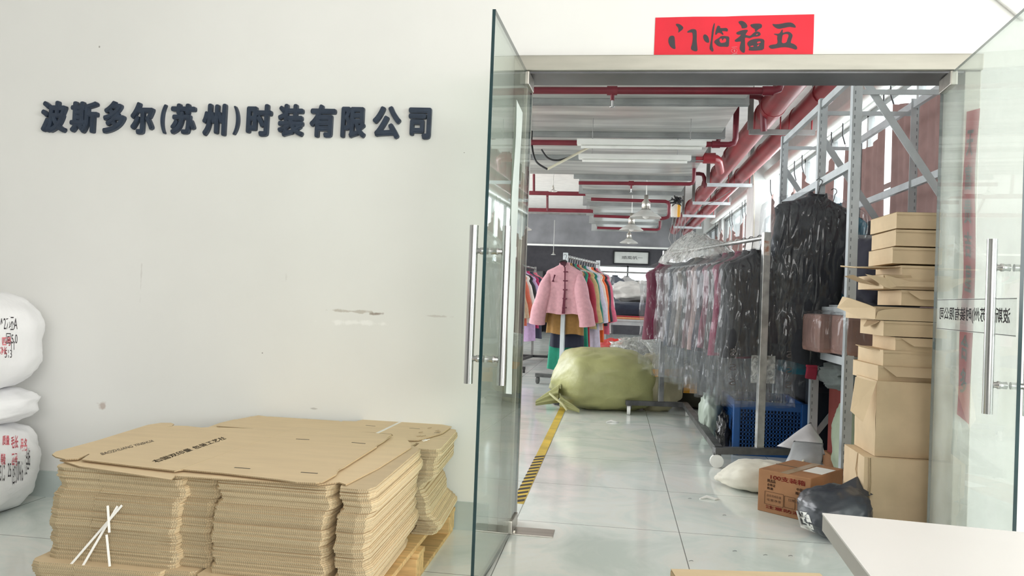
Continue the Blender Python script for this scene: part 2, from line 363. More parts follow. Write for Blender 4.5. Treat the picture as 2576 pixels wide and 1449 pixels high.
def blob(c, d, seed=0, p=2.6, amp=.06, nscale=3, flat=True, nu=36, nv=22, rz=0, pinch=None, g=None, ridge=0):
    """soft full bag: superellipsoid with lumps and creases, flat where it rests"""
    g = g or G(); c = Vector(c); cs, sn = math.cos(rz), math.sin(rz)
    def sp(a, e): return math.copysign(abs(a) ** e, a)
    def f(u, v):
        th, ph = 2 * PI * u, PI * (v - .5)
        e = 2 / p
        q = Vector((sp(math.cos(ph), e) * sp(math.cos(th), e), sp(math.cos(ph), e) * sp(math.sin(th), e), sp(math.sin(ph), e)))
        k = 1 + amp * noise.noise(q * nscale + Vector((seed * 7.3, 1.7, 0))) + amp * .5 * noise.noise(q * nscale * 2.7 + Vector((seed, 0, 9)))
        if ridge: k += ridge * (abs(noise.noise(q * nscale * 1.6 + Vector((0, seed * 3, 4)))) - .2)
        q = q * k
        if pinch: q = pinch(q)
        x, y, z = q.x * d[0] / 2, q.y * d[1] / 2, q.z * d[2] / 2
        if flat: z = max(z, -d[2] / 2 * .93) 
        return (c.x + x * cs - y * sn, c.y + x * sn + y * cs, c.z + z + (d[2] / 2 * .93 if flat else 0))
    return g.grid(f, nu, nv, closed=True)

# ------------------------------------------------------------------ the setting
WY, WT = 3.58, 0.2          # entrance wall face and thickness
OX0, OX1, OZ = -0.505, 1.535, 2.225
struct(keep_world(G().box((.9, 11, -.05), (16, 31, .1)).o('floor', M_FLOOR)), 'pale marbled polished tile floor')
def wall_box(name, c, d, m, **k): return struct(keep_world(G().box(c, d).o(name, m)), **k)
g = G()
g.box(((-6.5 + OX0) / 2, WY + WT / 2, 2), (6.5 + OX0, WT, 4)); g.box(((8.6 + OX1) / 2, WY + WT / 2, 2), (8.6 - OX1, WT, 4))
g.box(((OX0 + OX1) / 2, WY + WT / 2, (4 + OZ) / 2), (OX1 - OX0, WT, 4 - OZ))
struct(keep_world(g.o('wall_front', M_WALL)), 'white plastered entrance wall with scuffs')
wall_box('ceiling_1', (1.05, -.2, 3.45), (15.1, 7.56, .1), M_CEIL, label='white ceiling of the entrance room')
wall_box('wall_left', (-6.45, -.2, 1.7), (.1, 7.56, 3.4), M_HALLWALL)
g = G(); g.box((1.05, -4, .6), (15.1, .1, 1.2)); g.box((-3, -4, 1.7), (7, .1, 3.4)); g.box((6.55, -4, 1.7), (4.1, .1, 3.4)); g.box((1.05, -4, 3.3), (15.1, .1, .2))  # unseen wall added to limit sky light from behind the camera
struct(keep_world(g.o('wall_sky_block', M_HALLWALL)), 'unseen wall added behind the camera to hold back sky light, with a window opening')
g = G(); g.box((8.55, -.2, .3), (.1, 7.56, .6)); g.box((8.55, 3.3, 2.0), (.1, .56, 2.8)); g.box((8.55, -3.8, 2.0), (.1, .36, 2.8))
struct(keep_world(g.o('wall_right', M_HALLWALL)), 'right wall of the entrance room with its wide window')
struct(keep_world(G().box((-3.5, WY - .006, .065), (5.9, .012, .13)).o('baseboard_front', mat('baseboard_tile', (196, 206, 203), .25, var=.06, scale=3))), 'grey tile skirting of the entrance wall')
# slim slanted strip on the wall above the right door
struct(G().tube([at(2500, -12, Y=WY - .012), at(2576, 50, Y=WY - .012)], .008, 8).o('trim_2', M_HALLWALL), 'thin slanted strip high on the white wall')

# steel surround of the doorway
g = G(); zt = OZ; zb = 2.155
g.box(((OX0 + OX1) / 2, WY + .07, (zt + zb) / 2), (OX1 - OX0 + .0, .22, zt - zb), bev=.004)
g.box((OX1 - .033, WY + .09, zb / 2), (.066, .22, zb), bev=.004); g.box((OX0 + .033, WY + .09, zb / 2), (.066, .22, zb), bev=.004)
struct(g.o('trim_1', M_FRAME), 'stainless steel surround of the doorway')
struct(G().box(((OX0 + OX1) / 2, WY + .085, zb - .004), (OX1 - OX0 - .14, .20, .008)).o('trim_3', mat('soffit_shade', (116, 116, 120), .4, .5, var=.12, scale=3)), 'underside of the doorway header, its shade painted dark grey')  # shade under the header, put in as a darker steel colour

# ------------------------------------------------------------------ company sign: fourteen raised characters
sign = thing('wall_sign', 'row of fourteen raised navy Chinese characters on the white entrance wall', 'sign', at(600, 300, Y=WY))
GL = [('波', 101, 167, 252, 334), ('斯', 174, 246, 253, 336), ('多', 257, 315, 252, 337), ('尔', 326, 387, 255, 339), ('(', 402, 417, 261, 337), ('苏', 427, 492, 259, 339),
      ('州', 507, 569, 259, 343), (')', 585, 602, 265, 340), ('时', 618, 684, 260, 344), ('装', 697, 765, 260, 345), ('有', 777, 845, 261, 347), ('限', 856, 921, 267, 348), ('公', 935, 1009, 265, 350), ('司', 1025, 1085, 269, 351)]
for ch, x0, x1, y0, y1 in GL:
    c = at((x0 + x1) / 2, (y0 + y1) / 2, Y=WY - .02)
    a, b = at(x0, (y0 + y1) / 2, Y=WY - .02), at(x1, (y0 + y1) / 2, Y=WY - .02); u, d = at((x0 + x1) / 2, y0, Y=WY - .02), at((x0 + x1) / 2, y1, Y=WY - .02)
    hw, hh = (b - a).length / 2 - .003, (u - d).length / 2 - .003
    tilt = -.012
    P0 = lambda sx, sy: Vector((c.x + sx * hw - sy * hh * tilt, WY, c.z + sy * hh + sx * hw * tilt))
    place_text('raised_character', ch, M_SIGN, sign, quad(P0(-1, -1), P0(1, -1), P0(-1, 1), P0(1, 1), lift=0.0, depth=.022), bold=.042 if ch not in '()' else .022, extrude=.02)

# ------------------------------------------------------------------ red banner over the door
bn = thing('door_banner', 'red paper banner with four black brush characters above the doorway', 'banner', at(1846, 150, Y=WY))
def BP(x, y, lift=.0): return at(1620 + x * 460 / 2576, 20 + y * 150 / 840, Y=WY - lift)
bo = [(162, 137), (700, 124), (1140, 122), (1400, 112), (2398, 90), (2390, 420), (2378, 716), (1500, 730), (800, 738), (137, 742)]
G().prism([BP(x, y, .001) for x, y in bo], (0, -.001, 0)).o('paper', M_RED, bn)
INK = [[(445,225),(490,222),(530,245),(557,275),(545,305),(510,330),(480,355),(488,310),(480,275),(455,250)],
 [(360,400),(400,388),(430,400),(437,470),(440,530),(448,575),(420,580),(375,550),(347,500),(342,450)],
 [(605,335),(650,305),(700,295),(740,310),(745,380),(742,460),(750,540),(758,605),(715,612),(670,590),(660,565),(680,500),(690,420),(685,345),(650,345),(615,350)],
 [(835,385),(860,368),(895,390),(915,430),(920,490),(885,490),(850,460),(833,420)],
 [(985,215),(1000,212),(990,300),(975,400),(965,480),(965,540),(985,600),(965,620),(930,590),(922,560),(940,480),(950,400),(960,300)],
 [(1040,245),(1075,260),(1070,285),(1120,285),(1160,280),(1185,300),(1180,335),(1130,325),(1095,325),(1120,365),(1115,385),(1075,350),(1040,350),(1020,380),(1003,375),(1010,320),(1025,280)],
 [(985,480),(1005,450),(1060,420),(1085,395),(1150,395),(1205,405),(1200,480),(1195,550),(1130,545),(1060,545),(1020,520)],
 [(1330,190),(1380,178),(1430,205),(1460,250),(1450,280),(1400,290),(1375,285),(1370,250),(1335,215)],
 [(1290,350),(1370,315),(1440,305),(1468,315),(1450,345),(1425,380),(1470,390),(1500,395),(1560,335),(1610,330),(1640,350),(1645,385),(1600,405),(1540,405),(1490,430),(1460,420),(1420,415),(1425,500),(1425,600),(1415,635),(1380,625),(1345,580),(1355,520),(1370,470),(1330,475),(1290,480),(1275,455),(1320,425),(1375,375),(1320,380)],
 [(1490,235),(1560,220),(1640,220),(1665,240),(1660,280),(1610,300),(1590,330),(1560,330),(1570,300),(1520,275)],
 [(1455,490),(1490,455),(1560,435),(1640,430),(1698,445),(1695,520),(1690,590),(1600,600),(1510,602),(1470,595),(1490,560),(1460,525)],
 [(1803,222),(1850,230),(1920,225),(2010,205),(2080,205),(2130,240),(2143,280),(2100,275),(2050,265),(1960,285),(1890,298),(1830,265)],
 [(1945,300),(1958,310),(1952,355),(2000,335),(2050,335),(2090,370),(2095,400),(2075,450),(2065,495),(2110,505),(2155,540),(2160,575),(2140,590),(2060,560),(1960,550),(1850,570),(1790,578),(1752,540),(1790,520),(1870,510),(1885,480),(1875,420),(1885,390),(1835,375),(1830,362),(1900,365),(1925,340)]]
HOLES = [[(1058,445),(1095,425),(1105,470),(1125,430),(1155,432),(1157,480),(1110,492),(1078,492)], [(1590,480),(1635,468),(1650,485),(1600,506)], [(1590,532),(1627,508),(1620,532),(1600,542)], [(1488,550),(1530,524),(1552,546)], [(1572,372),(1610,360),(1592,386)],
 [(1955,375),(2020,365),(2040,385),(2020,440),(2005,490),(1940,500),(1945,430)]]
def smooth_outline(p):                       # one pass of corner cutting, as a brush would
    q = []
    for i in range(len(p)):
        a, b = p[i], p[(i + 1) % len(p)]
        q += [(a[0] * .75 + b[0] * .25, a[1] * .75 + b[1] * .25), (a[0] * .25 + b[0] * .75, a[1] * .25 + b[1] * .75)]
    return q
groups = [('brush_character', [0, 1, 2]), ('brush_character', [3, 4, 5, 6]), ('brush_character', [7, 8, 9, 10]), ('brush_character', [11, 12])]
for nme, idx in groups:
    g = G()
    for n_, i in enumerate(idx): g.prism([BP(x, y, .0022 + .0002 * n_) for x, y in smooth_outline(INK[i])], (0, -.0006, 0))
    g.o(nme, M_INK, bn)
for h in HOLES: G().prism([BP(x, y, .0036) for x, y in smooth_outline(h)], (0, -.0002, 0)).o('red_counter', M_RED, bn)
g = G()
for cx, cy, r in ((1270, 605, 42),):
    g.tube([BP(cx + r * math.cos(a * PI / 8), cy + r * .75 * math.sin(a * PI / 8), .003) for a in range(17)], .0012, 6)
g.tube([BP(1235, 555, .003), BP(1312, 550, .003)], .0015, 6); g.tube([BP(1238, 655, .003), BP(1315, 642, .003)], .0018, 6); g.tube([BP(1270, 590, .003), BP(1272, 620, .003)], .003, 6)
g.o('seal_stamp', M_PINKINK, bn)

# ------------------------------------------------------------------ glass doors
def glass_leaf(px, py, fx, fy, name):
    """pivot end (px, py) to free end (fx, fy): 12 mm sheet with dark green cut edges"""
    d = Vector((fx - px, fy - py, 0)); n = Vector((d.y, -d.x, 0)).normalized() * .006
    a, b = Vector((px, py, 0)), Vector((fx, fy, 0)); z0, z1 = Vector((0, 0, .012)), Vector((0, 0, 2.14))
    g = G(); v = [a - n + z0, b - n + z0, b - n + z1, a - n + z1, a + n + z0, b + n + z0, b + n + z1, a + n + z1]
    return g, v, n, d.normalized()
def door(name, label, P, Q, handle_zs, hz0, hz1, inner):
    g, v, n, d = glass_leaf(*P, *Q, name)
    root = thing(name, label, 'door', ((P[0] + Q[0]) / 2, (P[1] + Q[1]) / 2, 0))
    G().poly(v, [(0, 1, 2, 3), (4, 5, 6, 7)]).o('glass_pane', M_GLASS if inner > 0 else M_GLASSD, root, recalc=False)
    G().poly(v, [(1, 5, 6, 2), (0, 4, 7, 3), (3, 2, 6, 7), (0, 1, 5, 4)]).o('cut_edge', M_GLASSEDGE, root, recalc=False)
    R = Matrix(((d.x, -d.y, 0), (d.y, d.x, 0), (0, 0, 1)))
    p = Vector((P[0], P[1], 0)) + d * .085
    for z, nm in ((.045, 'floor_patch_fitting'), (2.112, 'top_patch_fitting')):
        G().box(p + Vector((0, 0, z)), (.16, .030, .06), R, .004).o(nm, M_STEEL, root)
    h = Vector((Q[0], Q[1], 0)) - d * .085
    for s in (-1, 1):
        q = h + n.normalized() * s * .062
        G().tube([q + Vector((0, 0, hz0)), q + Vector((0, 0, hz1))], .0165, 20).o('handle_tube', M_CHROME, root)
        for z in handle_zs:
            a = h + n.normalized() * s * .006; b = q
            g = G().tube([a + Vector((0, 0, z)), a.lerp(b, .3) + Vector((0, 0, z)), a.lerp(b, .34) + Vector((0, 0, z)), a.lerp(b, .5) + Vector((0, 0, z)), a.lerp(b, .54) + Vector((0, 0, z)), b + Vector((0, 0, z))], [.013, .0115, .0135, .0135, .0105, .0095], 16)
            g.o('handle_standoff', M_CHROME, root)
    return root, n.normalized(), d
DL, nL, dL = door('glass_door', 'left leaf of the open glass door, with white paper strip on it', (-.437, 3.675), (-.472, 2.745), (1.267, .866), .772, 1.362, 1)
DR, nR, dR = door('glass_door', 'right leaf of the open glass door, with lettered band across it', (1.421, 3.675), (1.333, 2.755), (1.265, .862), .762, 1.362, -1)

def strip(name, label, X, y0, y1, z0, z1, wob, m, grp=None, seed=0):
    g = G(); t = .0012
    def f(u, v):
        z = z0 + (z1 - z0) * v
        sh = wob * math.sin(v * 7 + seed) + wob * .6 * math.sin(v * 13 + 2 * seed)
        y = y0 + (y1 - y0) * u + sh
        return (X(y) + .0015 * math.sin(v * 17 + u * 3), y, z - .02 * u)
    vs = []; g.grid(f, 4, 50); g.grid(lambda u, v: Vector(f(u, v)) + Vector((t, 0, 0)), 4, 50)
    r = thing(name, label, 'couplet', (X(y0), (y0 + y1) / 2, z0))
    g.o('paper', m, r); return r, f
cl, _ = strip('door_couplet', 'narrow white paper strip stuck to the left glass leaf beside the handle', lambda y: -.437 - .035 * (3.675 - y) / .93 + .0085, 3.225, 3.375, .69, 1.94, .012, M_STRIP, seed=1)
cr, fR = strip('door_couplet', 'faded red paper couplet on the outer side of the right glass leaf', lambda y: 1.421 - .088 * (3.675 - y) / .92 + .0105, 3.375, 3.235, .69, 1.93, .014, M_REDOLD, seed=2.2)
for i, ch in enumerate('天富贵吉星下合多'):
    zc = 1.80 - i * .137
    v0 = (zc - .69) / 1.24
    def fn(u, v, w, v0=v0):
        p = Vector(fR(.22 + .56 * u, v0 - .042 + .084 * v)); p.x -= .0035; return p
    place_text('brush_character', ch, M_INKFADED, cr, fn, bold=.02)

# lettered band on the right leaf, read from outside, so mirrored from the camera's side
def onR(y, z, lift): 
    t = (y - 3.675) / (2.755 - 3.675); return Vector((1.421 + (1.333 - 1.421) * t - .0068 - lift, y, z))
MB = clear_mat('frosted_band', (240, 242, 240), .3, 1.3, .30, (240, 242, 240))
G().poly([onR(3.62, 1.03, .0006), onR(2.77, 1.03, .0006), onR(2.77, 1.163, .0006), onR(3.62, 1.163, .0006)], [(0, 1, 2, 3)]).o('frosted_band', MB, DR)
band = [c for c in DR.children if c.name.startswith('frosted_band')][0]
g = G()
for z in (1.034, 1.159): g.poly([onR(3.62, z - .0012, .0012), onR(2.77, z - .0012, .0012), onR(2.77, z + .0012, .0012), onR(3.62, z + .0012, .0012)], [(0, 1, 2, 3)])
g.o('rule_line', M_INK, band)
place_text('lettering', '波斯多(苏州)时装有限公司', M_INK, band, lambda u, v, w: onR(2.82 + (3.58 - 2.82) * u, 1.066 + .062 * v, .0014), bold=.016)

# floor hinge cover plate of the left leaf
hp = thing('floor_hinge_cover', 'scratched steel floor hinge plate under the left glass leaf', 'hinge cover', (-.41, 3.6, 0), 0)
G().box((-.41, 3.612, .003), (.335, .115, .006), bev=.002).o('cover_plate', M_STEEL, hp)
G().tube([(-.437, 3.6, .006), (-.437, 3.6, .012)], .02, 12).o('pivot', M_STEEL, hp)
hp2 = thing('floor_hinge_cover', 'steel floor hinge plate under the right glass leaf', 'hinge cover', (1.42, 3.6, 0), 0)
G().box((1.40, 3.612, .003), (.2, .115, .006), bev=.002).o('cover_plate', M_STEEL, hp2)
G().tube([(1.414, 3.6, .006), (1.414, 3.6, .012)], .02, 12).o('pivot', M_STEEL, hp2)

# ------------------------------------------------------------------ pallet of flattened cartons
pal = thing('wooden_pallet', 'pine pallet under the stacks of flattened cartons', 'pallet', (-1.27, 2.9, 0))
X0, X1, Y0, Y1 = -1.80, -.70, 2.27, 3.55
for i in range(7): G().box((X0 + .08 + i * (X1 - X0 - .16) / 6, (Y0 + Y1) / 2, .124), (.12, Y1 - Y0, .018), bev=.003).o('deck_board', M_WOOD, pal)
for i in range(3): G().box(((X0 + X1) / 2, Y0 + .06 + i * (Y1 - Y0 - .12) / 2, .105), (X1 - X0, .1, .02), bev=.003).o('cross_board', M_WOOD, pal)
for i in range(3):
    for j in range(3): G().box((X0 + .06 + i * (X1 - X0 - .12) / 2, Y0 + .06 + j * (Y1 - Y0 - .12) / 2, .056), (.11, .11, .078), bev=.003).o('block', M_WOOD, pal)
for i in range(3): G().box((X0 + .06 + i * (X1 - X0 - .12) / 2, (Y0 + Y1) / 2, .0085), (.1, Y1 - Y0, .017), bev=.003).o('base_board', M_WOOD, pal)

TH = .0042
def carton_outline(j):
    """die-cut blank, x 0..1.07 left to right, y 0 (front) .. .74"""
    k = lambda a: a + random.uniform(-.004, .004)
    p = [(0, k(.03)), (.012, .006), (.04, k(0)), (.16, .004), (.162, k(.0)), (.38, 0), (.43, k(.003)), (.445, .012), (.448, k(.035)), (.53, .032), (.545, k(.05)), (.547, .15), (.560, .15), (.562, .02), (.575, k(.002)), (.62, 0),
         (.90, k(.0)), (.925, .004), (.94, .03), (.945, .16), (.962, .16), (.964, .03), (.972, k(.004)), (1.03, .0), (1.058, .012), (1.07, .05), (1.062, .30), (1.05, .62), (1.04, .68), (1.00, .715), (.975, .72),
         (.97, .64), (.955, .64), (.95, k(.735)), (.56, .74), (.55, .66), (.538, .66), (.53, .72), (.06, .735), (.03, .70), (.035, .6), (.0, .55), (-.012, .4), (-.002, .2)]
    return p
def sheet_mesh(j):
    p = carton_outline(j); g = G(); g.prism([(x, y, 0) for x, y in p], (0, 0, TH)); me = bpy.data.meshes.new('carton_blank')
    bmesh.ops.recalc_face_normals(g.b, faces=g.b.faces[:]); g.b.to_mesh(me); g.b.free(); me.materials.append(M_CARD); return me
SH = [sheet_mesh(j) for j in range(5)]
def pile(n, x, y, z, rz, prof, name, label, group, sx=1, sy=1):
    cur = Vector((0, 0)); 
    for k in range(n):
        o = bpy.data.objects.new(name, SH[random.randrange(5)]); COL.objects.link(o)
        dx, dy = prof(k / n)
        o.location = (x + dx + random.uniform(-.003, .003), y + dy + random.uniform(-.003, .003), z + k * (TH + .0001)); o.rotation_euler = (0, 0, rz + random.uniform(-.004, .004)); o.scale = (sx, sy, 1)
        tag(o, label, 'flattened carton', group)
def pf(t):
    dx = .006 * math.sin(t * 9) + .004 * math.sin(t * 23 + 1) + (-.03 if t < .2 else 0) + .003 * math.sin(t * 47)
    dy = .007 * math.sin(t * 14 + 2) + .004 * math.sin(t * 33) + (-.035 if t < .2 else 0) + (.012 if t > .62 else 0)
    return dx, dy
def pb(t): return (.03 * math.sin(t * 8 + 1) + .012 * math.sin(t * 21), .008 * math.sin(t * 17))
NF = 84
pile(NF, -1.785, 2.275, .134, -.012, pf, 'flattened_carton', 'flattened die-cut carton inside the front stack on the pallet', 'flattened cartons in the front stack')
pile(80, -1.775, 3.035, .134, .0, pb, 'flattened_carton', 'flattened die-cut carton inside the rear stack against the white wall', 'flattened cartons in the rear stack', 1, .70)
ZT = .134 + NF * (TH + .0001)                  # top of the front pile
# the loose topmost blanks, each its own outline
def top_sheet(px, z, label, name='flattened_carton', mats=M_CARDTOP):
    r = thing(name, label, 'flattened carton', at(*px[0], Z=z), 0, None)
    G().prism([at(x, y, Z=z) for x, y in px], (0, 0, TH)).o('board', mats, r); return r
T1 = ZT + .012
s2 = top_sheet([(150, 1160), (230, 1153), (600, 1120), (985, 1098), (1018, 1103), (1033, 1118), (1034, 1128), (952, 1180), (870, 1222), (852, 1216), (800, 1222), (560, 1208), (440, 1200), (430, 1210), (330, 1195), (200, 1176)], ZT + .002, 'loose carton blank directly under the printed top one of the front stack')
ts = top_sheet([(196, 1157), (165, 1158), (140, 1152), (131, 1146), (140, 1139), (240, 1112), (330, 1084), (372, 1071), (405, 1066), (430, 1066), (438, 1069), (432, 1074), (416, 1078), (440, 1073), (470, 1074), (506, 1078), (528, 1077), (725, 1083), (752, 1076), (985, 1095), (966, 1112), (948, 1122), (948, 1126), (866, 1178), (852, 1184), (846, 1196), (812, 1215), (795, 1218), (745, 1216), (700, 1209), (560, 1193), (460, 1184), (440, 1187), (352, 1177), (205, 1159), (226, 1145), (222, 1145)], T1, 'topmost printed carton blank of the front stack, dark Chinese print on it')
def onT(x, y, l=.0006): return at(x, y, Z=T1 + TH + l)
def tq(a, b, c, d, l=.0006): return quad(onT(*a), onT(*b), onT(*c), onT(*d), Vector((0, 0, 1)), l)
place_text('printed_text', '右固双印量 包装工艺社', M_GREY, ts, tq((395, 1164), (570, 1104), (378, 1160), (560, 1098)), bold=.006)
place_text('printed_text', 'BAOZHUANG YINSHUA', M_GREY, ts, tq((258, 1145), (388, 1111), (252, 1140), (384, 1106)))
g = G()
for a, b in (((745, 1104), (778, 1106)), ((885, 1113), (919, 1116)), ((590, 1176), (629, 1179)), ((757, 1188), (799, 1191))): g.bar(onT(*a, .0004), onT(*b, .0004), .006, .001)
g.o('die_cut_slot', M_GREY, ts)
g = G()
for a, b in (((438, 1187), (726, 1083)), ((848, 1186), (985, 1097))): g.bar(onT(*a, .0), onT(*b, .0), .003, .0012)
g.o('fold_crease', M_CARD, ts)
ZB = .134 + 80 * (TH + .0001)
rb = top_sheet([(545, 1074), (600, 1056), (650, 1047), (672, 1050), (680, 1050), (853, 1061), (858, 1064), (862, 1061), (895, 1062), (925, 1055), (1012, 1061), (1106, 1065), (1108, 1069), (1136, 1075), (1112, 1092), (1050, 1110), (1000, 1110), (985, 1094), (760, 1078), (720, 1085), (620, 1079)], ZB + .003, 'topmost carton blank of the rear stack with white strap across it')
g = G()
for a, b in (((920, 1070), (944, 1072)), ((1030, 1077), (1056, 1079)), ((1092, 1089), (1106, 1089))): g.bar(at(*a, Z=ZB + .003 + TH), at(*b, Z=ZB + .003 + TH), .005, .001)
g.o('die_cut_slot', M_GREY, rb)
st = thing('packing_strap', 'white packing strap lying over the top of the rear stack', 'strap', at(980, 1075, Z=ZB + .008))
G().bar(at(948, 1090, Z=ZB + .0085), at(1008, 1061, Z=ZB + .0085), .012, .0016).o('band', M_STRAP, st)
# crossed straps on the front bundle
st = thing('packing_strap', 'white plastic strap crossed over the front left corner of the cartons', 'strap', at(265, 1345, Y=2.262))
for a, b in (((307, 1271), (168, 1432)), ((296, 1273), (208, 1424)), ((271, 1272), (275, 1340)), ((268, 1345), (276, 1425))):
    G().bar(at(*a, Y=2.262), at(*b, Y=2.236), *((.0016, .007) if abs(a[0] - b[0]) > 20 else (.007, .0016))).o('band', M_STRAP, st)
# torn chips of board on the rear stack
for k in range(9):
    p = at(1058 + random.uniform(-10, 40), 1095 + random.uniform(-18, 22), Z=ZB + .008)
    o = G().prism([(p.x, p.y, p.z), (p.x + .018, p.y + .006, p.z + .004), (p.x + .012, p.y + .018, p.z + .002)], (0, 0, .002)).o('cardboard_chip', M_PAPERBACK if k % 3 == 0 else M_CARDTOP)
    tag(o, 'torn chip of board lying on the right end of the rear stack', 'scrap', 'cardboard chips on the rear stack')

# ------------------------------------------------------------------ white fabric sacks at the left
def sack(label, c, d, seed, rz=0, amp=.05):
    r = thing('fabric_sack', label, 'sack', c)
    b = blob(c, d, seed, 3.0, amp, 2.4, True, 56, 34, rz, ridge=.05).o('sack_body', M_SACK, r)
    return r, b
def sack_print(r, b, items, cy):
    bt = BVHTree.FromPolygons([v.co + r.location for v in b.data.vertices], [p.vertices[:] for p in b.data.polygons])
    for s, m, x0, y0, x1, y1, bold, vert in items:
        a = [at(x0, y1, Y=cy), at(x1, y1, Y=cy), at(x0, y0, Y=cy), at(x1, y0, Y=cy)]
        def fn(u, v, w, a=a):
            p = (a[0] * (1 - u) + a[1] * u) * (1 - v) + (a[2] * (1 - u) + a[3] * u) * v
            d = (p - Vector((0, 0, HC))).normalized(); h = bt.ray_cast(Vector((0, 0, HC)), d)
            return (h[0] - d * .002) if h[0] else p
        place_text('handwriting' if m is M_INK else 'stamped_print', s, m, r, fn, bold=bold)
r3, b3 = sack('bottom white fabric sack of three, pink stamped, on the tile floor', (-3.0, 3.2, 0), (.62, .62, .44), 3, .1)
r2, b2 = sack('plain white fabric sack in the middle of three', (-3.02, 3.22, .415), (.58, .6, .17), 5, -.1, .07)
r1, b1 = sack('top white fabric sack of three, with handwritten numbers', (-3.0, 3.22, .58), (.56, .6, .47), 8, 0, .04)
sack_print(r1, b1, [('A27坯A', M_INK, 0, 795, 44, 830, 0, 0), ('回5.0', M_INK, 16, 838, 44, 866, 0, 0), ('匹号', M_PINKINK, 6, 848, 28, 870, .03, 0), ('净长', M_PINKINK, 0, 872, 18, 892, .03, 0), ('11', M_INK, 28, 858, 36, 880, 0, 0), ('513', M_INK, 12, 880, 30, 900, 0, 0)], 2.9)
sack_print(r3, b3, [('毛长', M_PINKINK, 28, 1095, 46, 1128, .03, 0), ('品名', M_PINKINK, 52, 1102, 68, 1135, .03, 0), ('质量', M_PINKINK, 6, 1095, 24, 1120, .03, 0), ('匹号', M_PINKINK, 30, 1140, 44, 1172, .03, 0), ('等级', M_PINKINK, 2, 1140, 14, 1170, .03, 0), ('07416', M_INK, 44, 1160, 58, 1210, 0, 0), ('25', M_INK, 20, 1165, 28, 1200, 0, 0), ('51.3', M_INK, 0, 1170, 12, 1210, 0, 0), ('回5.0', M_INK, 32, 1165, 42, 1220, 0, 0), ('小金单色', M_INK, 62, 1125, 76, 1195, 0, 0)], 2.9)

# ------------------------------------------------------------------ white table and the carton at the bottom edge
tb = thing('work_table', 'white laminate table at the right, corner pointing into the picture', 'table', (1.05, .75, 0))
c0, c1, c2 = at(2068, 1290, Z=.75), at(2640, 1345, Z=.75), at(2190, 1449, Z=.75)
ex = (c1 - c0).normalized() * 1.3; ey = (c2 - c0).normalized() * 1.05
def slab(z0, z1, ins): return [c0 + ex.normalized() * ins + ey.normalized() * ins + Vector((0, 0, z0 - .75)), c0 + ex - ex.normalized() * ins + ey.normalized() * ins + Vector((0, 0, z0 - .75)), c0 + ex + ey - (ex + ey).normalized() * ins + Vector((0, 0, z0 - .75)), c0 + ey + ex.normalized() * ins - ey.normalized() * ins + Vector((0, 0, z0 - .75))]
G().prism(slab(.747, 0, 0), (0, 0, .003)).o('table_top', M_TABLE, tb)
G().prism(slab(.72, 0, .0008), (0, 0, .0268)).o('edge_band', M_TEDGE, tb)
for u, v in ((.06, .07), (.94, .07), (.06, .93), (.94, .93)):
    p = c0 + ex * u + ey * v; G().box((p.x, p.y, .36), (.045, .045, .72), bev=.003).o('leg', M_SHELF, tb)
G().prism([p for p in slab(.66, 0, .06)], (0, 0, .06)).o('apron', M_SHELF, tb)
a, b = at(1686, 1433, Z=.24), at(2062, 1444, Z=.24)
fc = thing('shipping_carton', 'kraft carton on the floor at the bottom edge of the photo', 'carton', ((a.x + b.x) / 2, a.y - .2, 0))
R = Matrix.Rotation(math.atan2(b.y - a.y, b.x - a.x), 3, 'Z'); q = (a + b) / 2; Lx = (b - a).length; cc = q + R @ Vector((0, -.17, 0))
G().box((cc.x, cc.y, .12), (Lx, .34, .238), R, .004).o('carton_body', M_BOX, fc)
for s in (-1, 1): G().box(cc + R @ Vector((0, s * .084, .1205)) - Vector((0, 0, cc.z - .1205 - .0)), (Lx * .995, .165, .003), R @ Matrix.Rotation(s * .02, 3, 'X')).o('top_flap', M_CARDTOP, fc)

# ------------------------------------------------------------------ the hall behind the doorway
HX, HZ, HY = 2.42, 3.72, 26.0
wall_box('ceiling_2', (-2.3, 15, HZ + .05), (9.6, 22.6, .1), M_CEIL, label='white ceiling of the workshop hall')
g = G()                                                   # window wall on the right: sill wall, head wall, piers between the window bands
PIERS = [(3.78, 4.3), (12.2, 12.85), (18.6, 19.2), (25.2, 26.0)]
g.box((HX + .1, 14.9, .45), (.2, 22.24, .9)); g.box((HX + .1, 14.9, 3.42), (.2, 22.24, .6))
for a, b in PIERS: g.box((HX + .1, (a + b) / 2, 2.01), (.2, b - a, 2.22))
struct(keep_world(g.o('wall_hall_right', M_HALLWALL)), 'window wall along the right side of the hall')
struct(G().box((2.235, 12.52, 1.86), (.37, .65, 3.72), bev=.006).o('pillar', M_HALLWALL), 'white square pillar against the window wall of the hall')
g = G()                                                   # left wall, out of sight, with its own windows
g.box((-7.0, 14.9, .45), (.1, 22.24, .9)); g.box((-7.0, 14.9, 3.5), (.1, 22.24, .5))
for a in (3.78, 9.5, 15.5, 21.5, 25.6): g.box((-7.0, a + .2, 2.0), (.1, .4, 2.4))
struct(keep_world(g.o('wall_hall_left', M_HALLWALL)), 'left wall of the hall')
g = G()                                                   # far wall with one bright window
fx0, fx1, fz0, fz1 = at(1500, 670, Y=HY).x, at(1660, 670, Y=HY).x, .95, at(1570, 668, Y=HY).z
g.box(((-7 + fx0) / 2, HY + .1, 1.9), (fx0 + 7, .2, 3.8)); g.box(((fx1 + 2.6) / 2, HY + .1, 1.9), (2.6 - fx1, .2, 3.8))
g.box(((fx0 + fx1) / 2, HY + .1, fz0 / 2), (fx1 - fx0, .2, fz0)); g.box(((fx0 + fx1) / 2, HY + .1, (fz1 + 3.8) / 2), (fx1 - fx0, .2, 3.8 - fz1))
struct(keep_world(g.o('wall_back', M_DARKWALL)), 'dark grey far wall of the hall')
